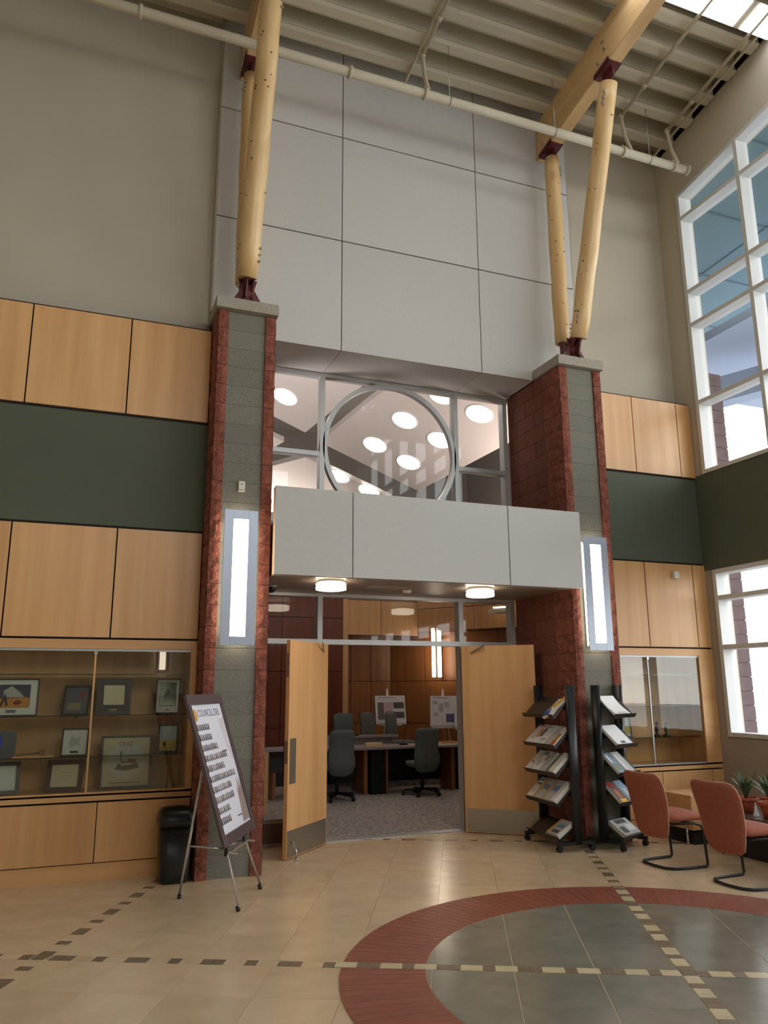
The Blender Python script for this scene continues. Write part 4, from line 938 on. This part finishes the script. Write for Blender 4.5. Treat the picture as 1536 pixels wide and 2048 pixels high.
# lights on the chamber wall
cs_ = empty('wall_lamp', (6.90, 14.46, 1.85), math.atan2(-3.6, 3.18)); tag(cs_, 'tall double tube lamp on the inner room wall', 'wall lamp')
MB().box(-.09, -.03, -.28, -.22, 0, .95).box(.03, .09, -.28, -.22, 0, .95).build('tubes', lens, cs_); MB().box(-.03, .03, -.26, -.05, -.02, .97).build('back_plate', stain, cs_)
ul = empty('uplight', (7.45, 12.95, 3.04), math.atan2(-3, 2.42)); tag(ul, 'short horizontal uplight glowing on inner wall at right', 'wall lamp')
MB().tube([(-.2, -.12, 0), (.2, -.12, 0)], .055, 12).build('housing', offw, ul); MB().box(-.12, .12, -.13, -.09, .06, .08).build('lens', lensw, ul)

# desks
def cdesk(name, pts, z, label, legs, mod=None):
    d = empty(name, (0, 0, 0)); cx = sum(p[0] for p in pts)/len(pts); cy = sum(p[1] for p in pts)/len(pts); d.location = (cx, cy, 0); tag(d, label, 'desk')
    q = [(p[0]-cx, p[1]-cy) for p in pts]
    MB().prism(q, z-.035, z).build('desk_top', desk, d)
    for (x0, x1, y0, y1, m) in legs: MB().box(x0-cx, x1-cx, y0-cy, y1-cy, 0, z-.035).build('end_panel', m, d)
    if mod: MB().box(mod[0]-cx, mod[1]-cx, mod[2]-cy, mod[3]-cy, mod[4], z-.035).build('modesty_panel', flat('modesty', 22, 20, 20), d)
cdesk('council_desk', [(2.9, 12.12), (7.4, 12.05), (7.4, 12.72), (2.9, 12.82)], .725, 'long grey topped council desk behind the two near chairs', [(4.44, 4.50, 12.25, 12.7, maple_dk), (4.55, 4.80, 12.22, 12.7, black), (4.80, 4.83, 12.2, 12.7, maple_dk), (5.98, 6.05, 12.25, 12.7, maple_dk), (6.1, 6.4, 12.22, 12.7, black), (2.95, 3.0, 12.2, 12.7, maple_dk)], (2.95, 7.3, 12.66, 12.68, .14))
cdesk('council_desk', [(3.7, 12.95), (4.4, 12.90), (5.28, 12.86), (5.34, 12.98), (5.05, 13.08), (4.4, 13.2), (3.7, 13.3)], .86, 'curved grey council desk with chairs behind, further back', [(3.75, 5.2, 12.93, 12.96, desk)], None)
cdesk('side_desk', [(2.1, 10.9), (2.95, 10.9), (2.95, 11.3), (2.1, 11.3)], .84, 'small grey topped desk seen through the left sidelight', [(2.52, 2.58, 10.92, 11.3, maple), (2.1, 2.14, 10.92, 11.3, maple)], (2.14, 2.9, 11.2, 11.25, .5))
def office_chair(loc, rz_, label, zoff=0):
    c = empty('office_chair', loc+(zoff,), rz_); tag(c, label, 'chair', 'grey office chairs in the inner room')   # local +y = forward, back towards -y
    rings = []
    for z, yc, w, t in ((.36, -.20, .12, .03), (.40, -.215, .18, .05), (.50, -.235, .215, .06), (.60, -.235, .22, .06), (.70, -.225, .205, .055), (.82, -.235, .20, .05), (.93, -.25, .205, .05), (.99, -.26, .20, .045), (1.02, -.265, .17, .03), (1.03, -.268, .12, .012)):
        rings.append([(w*math.copysign(abs(math.cos(2*math.pi*k/24))**.75, math.cos(2*math.pi*k/24)), yc+t*math.sin(2*math.pi*k/24)+.04*abs(math.cos(2*math.pi*k/24))**2, z) for k in range(24)])
    MB().loft(rings).build('backrest', greyfab, c)
    sr = []
    for z, a, b in ((.42, .17, .16), (.44, .22, .21), (.48, .235, .225), (.51, .22, .21), (.52, .15, .14)): sr.append(superring(0, .02, z, a, b, 24, 3.5))
    MB().loft(sr).build('seat', greyfab, c)
    MB().tube([(0, 0, .08), (0, 0, .42)], [.03, .025], 12).build('gas_lift', black, c)
    for k in range(5):
        a = 2*math.pi*k/5+.3; d = Vector((math.cos(a), math.sin(a), 0))
        MB().bar(Vector((0, 0, .10)), d*.30+Vector((0, 0, .075)), .045, .03).build('base_arm', black, c)
        MB().tube([d*.30+Vector((-d.y*.02, d.x*.02, .03)), d*.30+Vector((d.y*.02, -d.x*.02, .03))], .029, 10).build('caster', black, c)
    MB().box(-.12, .12, -.1, .1, .40, .43).bar((.1, .0, .41), (.26, .0, .40), .012, .012).build('mechanism', black, c)
office_chair((5.28, 11.87), R(0), 'grey office chair, centre of doorway, back to viewer'); office_chair((3.86, 11.85), R(2), 'grey office chair cut by the left door edge')
for (x, y, z, r, l) in ((4.58, 13.35, .186, 195, 'grey chair furthest left behind curved desk'), (5.12, 13.45, .186, 215, 'grey chair, middle of three behind curved desk'), (5.76, 13.86, .186, 222, 'grey chair, right of three before the pink map board')): office_chair((x, y), R(r), l, z)
dz = empty('dais', (4.9, 13.55, 0)); tag(dz, 'low carpeted platform under the far chairs', 'platform'); MB().box(-1.1, 1.25, -.52, .62, 0, .185).build('platform', carpet, dz)
def eboard(name, x, y, z, w, h, yaw, label, prints, lean=10):
    e = empty('presentation_board', (x, y, z), rot=(-R(lean), 0, R(yaw))); tag(e, label, 'poster')
    MB().box(-w/2, w/2, 0, .01, 0, h).build('board', paper, e)
    for (a0, a1, b0, b1, m) in prints: MB().box(-w/2+a0*w, -w/2+a1*w, -.002, 0, b0*h, b1*h).build('print', m, e)
    MB().box(-w/2, w/2, -.003, .0, 0, .06*h).build('footer_strip', Gry, e)
    MB().add([(-w/2+.12*w, -.002, .92*h), (-w/2+.16*w, -.002, .97*h), (-w/2+.18*w, -.002, .99*h), (-w/2+.16*w, -.002, .93*h)], [(0, 1, 2, 3)]).build('logo', black, e)
    l = empty('board_easel', (x, y+.03, 0), R(yaw)); tag(l, 'white tripod easel behind '+label, 'easel')
    ap = Vector((0, .24, z+h+.12))
    for f in ((-.22, -.03, 0), (.22, -.03, 0), (0, .55, 0)): MB().tube([f, ap], .011, 8).build('leg', offw, l)
    MB().bar((-.2, -.03, z-.012), (.2, -.03, z-.012), .05, .02).build('ledge', offw, l)
eboard('a', 5.72, 14.25, .97, .60, .54, -4, 'board with the pink map', [(.07, .57, .17, .76, flat('pink_map', 214, 180, 182)), (.07, .27, .17, .76, flat('green_map', 128, 140, 128)), (.36, .48, .38, .48, flat('red_mk', 190, 110, 110)), (.6, .95, .55, .76, Dk), (.6, .95, .22, .43, Dk), (.2, .68, .91, .96, Gry)])
eboard('b', 6.62, 13.85, .92, .50, .58, -28, 'board with scattered plan drawings', [(.1, .28, .72, .84, Gry), (.12, .3, .35, .45, flat('pale_red', 200, 180, 180)), (.33, .5, .48, .76, Gry), (.55, .72, .62, .80, Gry), (.6, .92, .15, .42, flat('bluephoto', 96, 96, 140)), (.2, .68, .91, .96, Gry)])
eboard('c', 6.88, 13.35, .90, .50, .58, -28, 'board half hidden by the right door jamb', [(.1, .45, .55, .85, flat('bluephoto', 96, 96, 140)), (.1, .45, .2, .45, Dk)])
nb = empty('tissue_box', (4.62, 12.3, .725)); tag(nb, 'cream box lying on the long council desk', 'box'); MB().box(-.14, .14, -.05, .05, 0, .06).build('body', flat('cream_box', 226, 196, 150), nb, .006); MB().box(-.06, .06, -.02, .02, .06, .062).build('slot', paper, nb)
def mic(x, y, z, label):
    m = empty('microphone', (x, y, z)); tag(m, label, 'microphone', 'desk microphones')
    MB().loft([superring(0, 0, 0, .07, .06, 16, 4), superring(0, .01, .03, .055, .045, 16, 4)]).build('base', black, m)
    MB().tube([(0, 0, .03), (.01, 0, .12), (.05, 0, .26), (.08, 0, .34)], .004, 6).build('gooseneck', black, m); MB().tube([(.08, 0, .34), (.088, 0, .38)], .012, 8).build('mic_head', black, m)
mic(5.33-.12, 12.45, .725, 'black gooseneck microphone beside the centre chair'); mic(4.55, 13.0, .86, 'black gooseneck microphone on the curved desk')
wp = empty('wood_tray', (6.05, 12.5, .725)); tag(wp, 'flat wooden tray on desk right of the centre chair', 'tray'); MB().box(-.13, .13, -.08, .08, 0, .008).box(-.13, .13, -.08, -.07, .008, .03).box(-.13, .13, .07, .08, .008, .03).box(-.13, -.12, -.07, .07, .008, .03).box(.12, .13, -.07, .07, .008, .03).build('tray', maple_h, wp)

# ================================================================== OUTSIDE
ov = slab(XW+.35, 12.2, [(14, 8.9), (-6, 9.9), (-6, 10.1), (14, 9.1)]); eo = MB().add(ov.v, ov.f).build('roof_overhang', soffm); tag(eo, 'teal shaded roof overhang outside the upper windows', 'roof')
for x in (8.9, 10.3, 11.6): q = slab(x, x+.03, [(14, 8.89), (-6, 9.89), (-6, 9.9), (14, 8.9)]); MB().add(q.v, q.f).build('soffit_joint', flat('joint', 70, 92, 98), eo)
for y in (13.1, 11.6, 10.1, 8.6, 7.1, 5.6, 4.1): MB().box(XW+.35, 12.2, y, y+.03, 8.9+(14-y)*.05-.012, 8.9+(14-y)*.05).build('soffit_joint', flat('joint', 70, 92, 98), eo)
ep = empty('exterior_pier', (8.76, 8.72, -.22)); tag(ep, 'pinkish brick pier outside the windows at the corner', 'pier')
epm = mat('pier_brick', srgb(96, 78, 80), .9, noise=(10, (1, 1, 1), srgb(90, 72, 74), srgb(102, 86, 88)))
for k in range(33): MB().box(0, .30, 0, .16, k*.2, k*.2+.19).build('brick_course', epm, ep)
MB().box(.01, .29, .01, .15, 0, 6.6).build('core', epm, ep)
cn = empty('exterior_canopy', (10.5, 8.0, 0)); tag(cn, 'pale steel and timber canopy seen through the upper window', 'canopy')
MB().bar((-.6, 2.2, 6.6), (3.6, -3.4, 7.3), .35, .45).build('beam', extw, cn); MB().bar((-.2, .6, 5.2), (2.6, .6, 7.0), .22, .22).build('brace', flat('ext_blue', 130, 156, 176), cn)
MB().bar((0, .6, 2.0), (0, .6, 7.0), .25, .25).build('post', extw, cn)
MB().bar((1.2, 1.2, 7.2), (1.2, -5, 7.9), .3, .5).build('timber_beam', glulam, cn)
MB().box(-1, 5, -2.5, 3.5, 7.3, 7.45).build('canopy_roof', extw, cn)
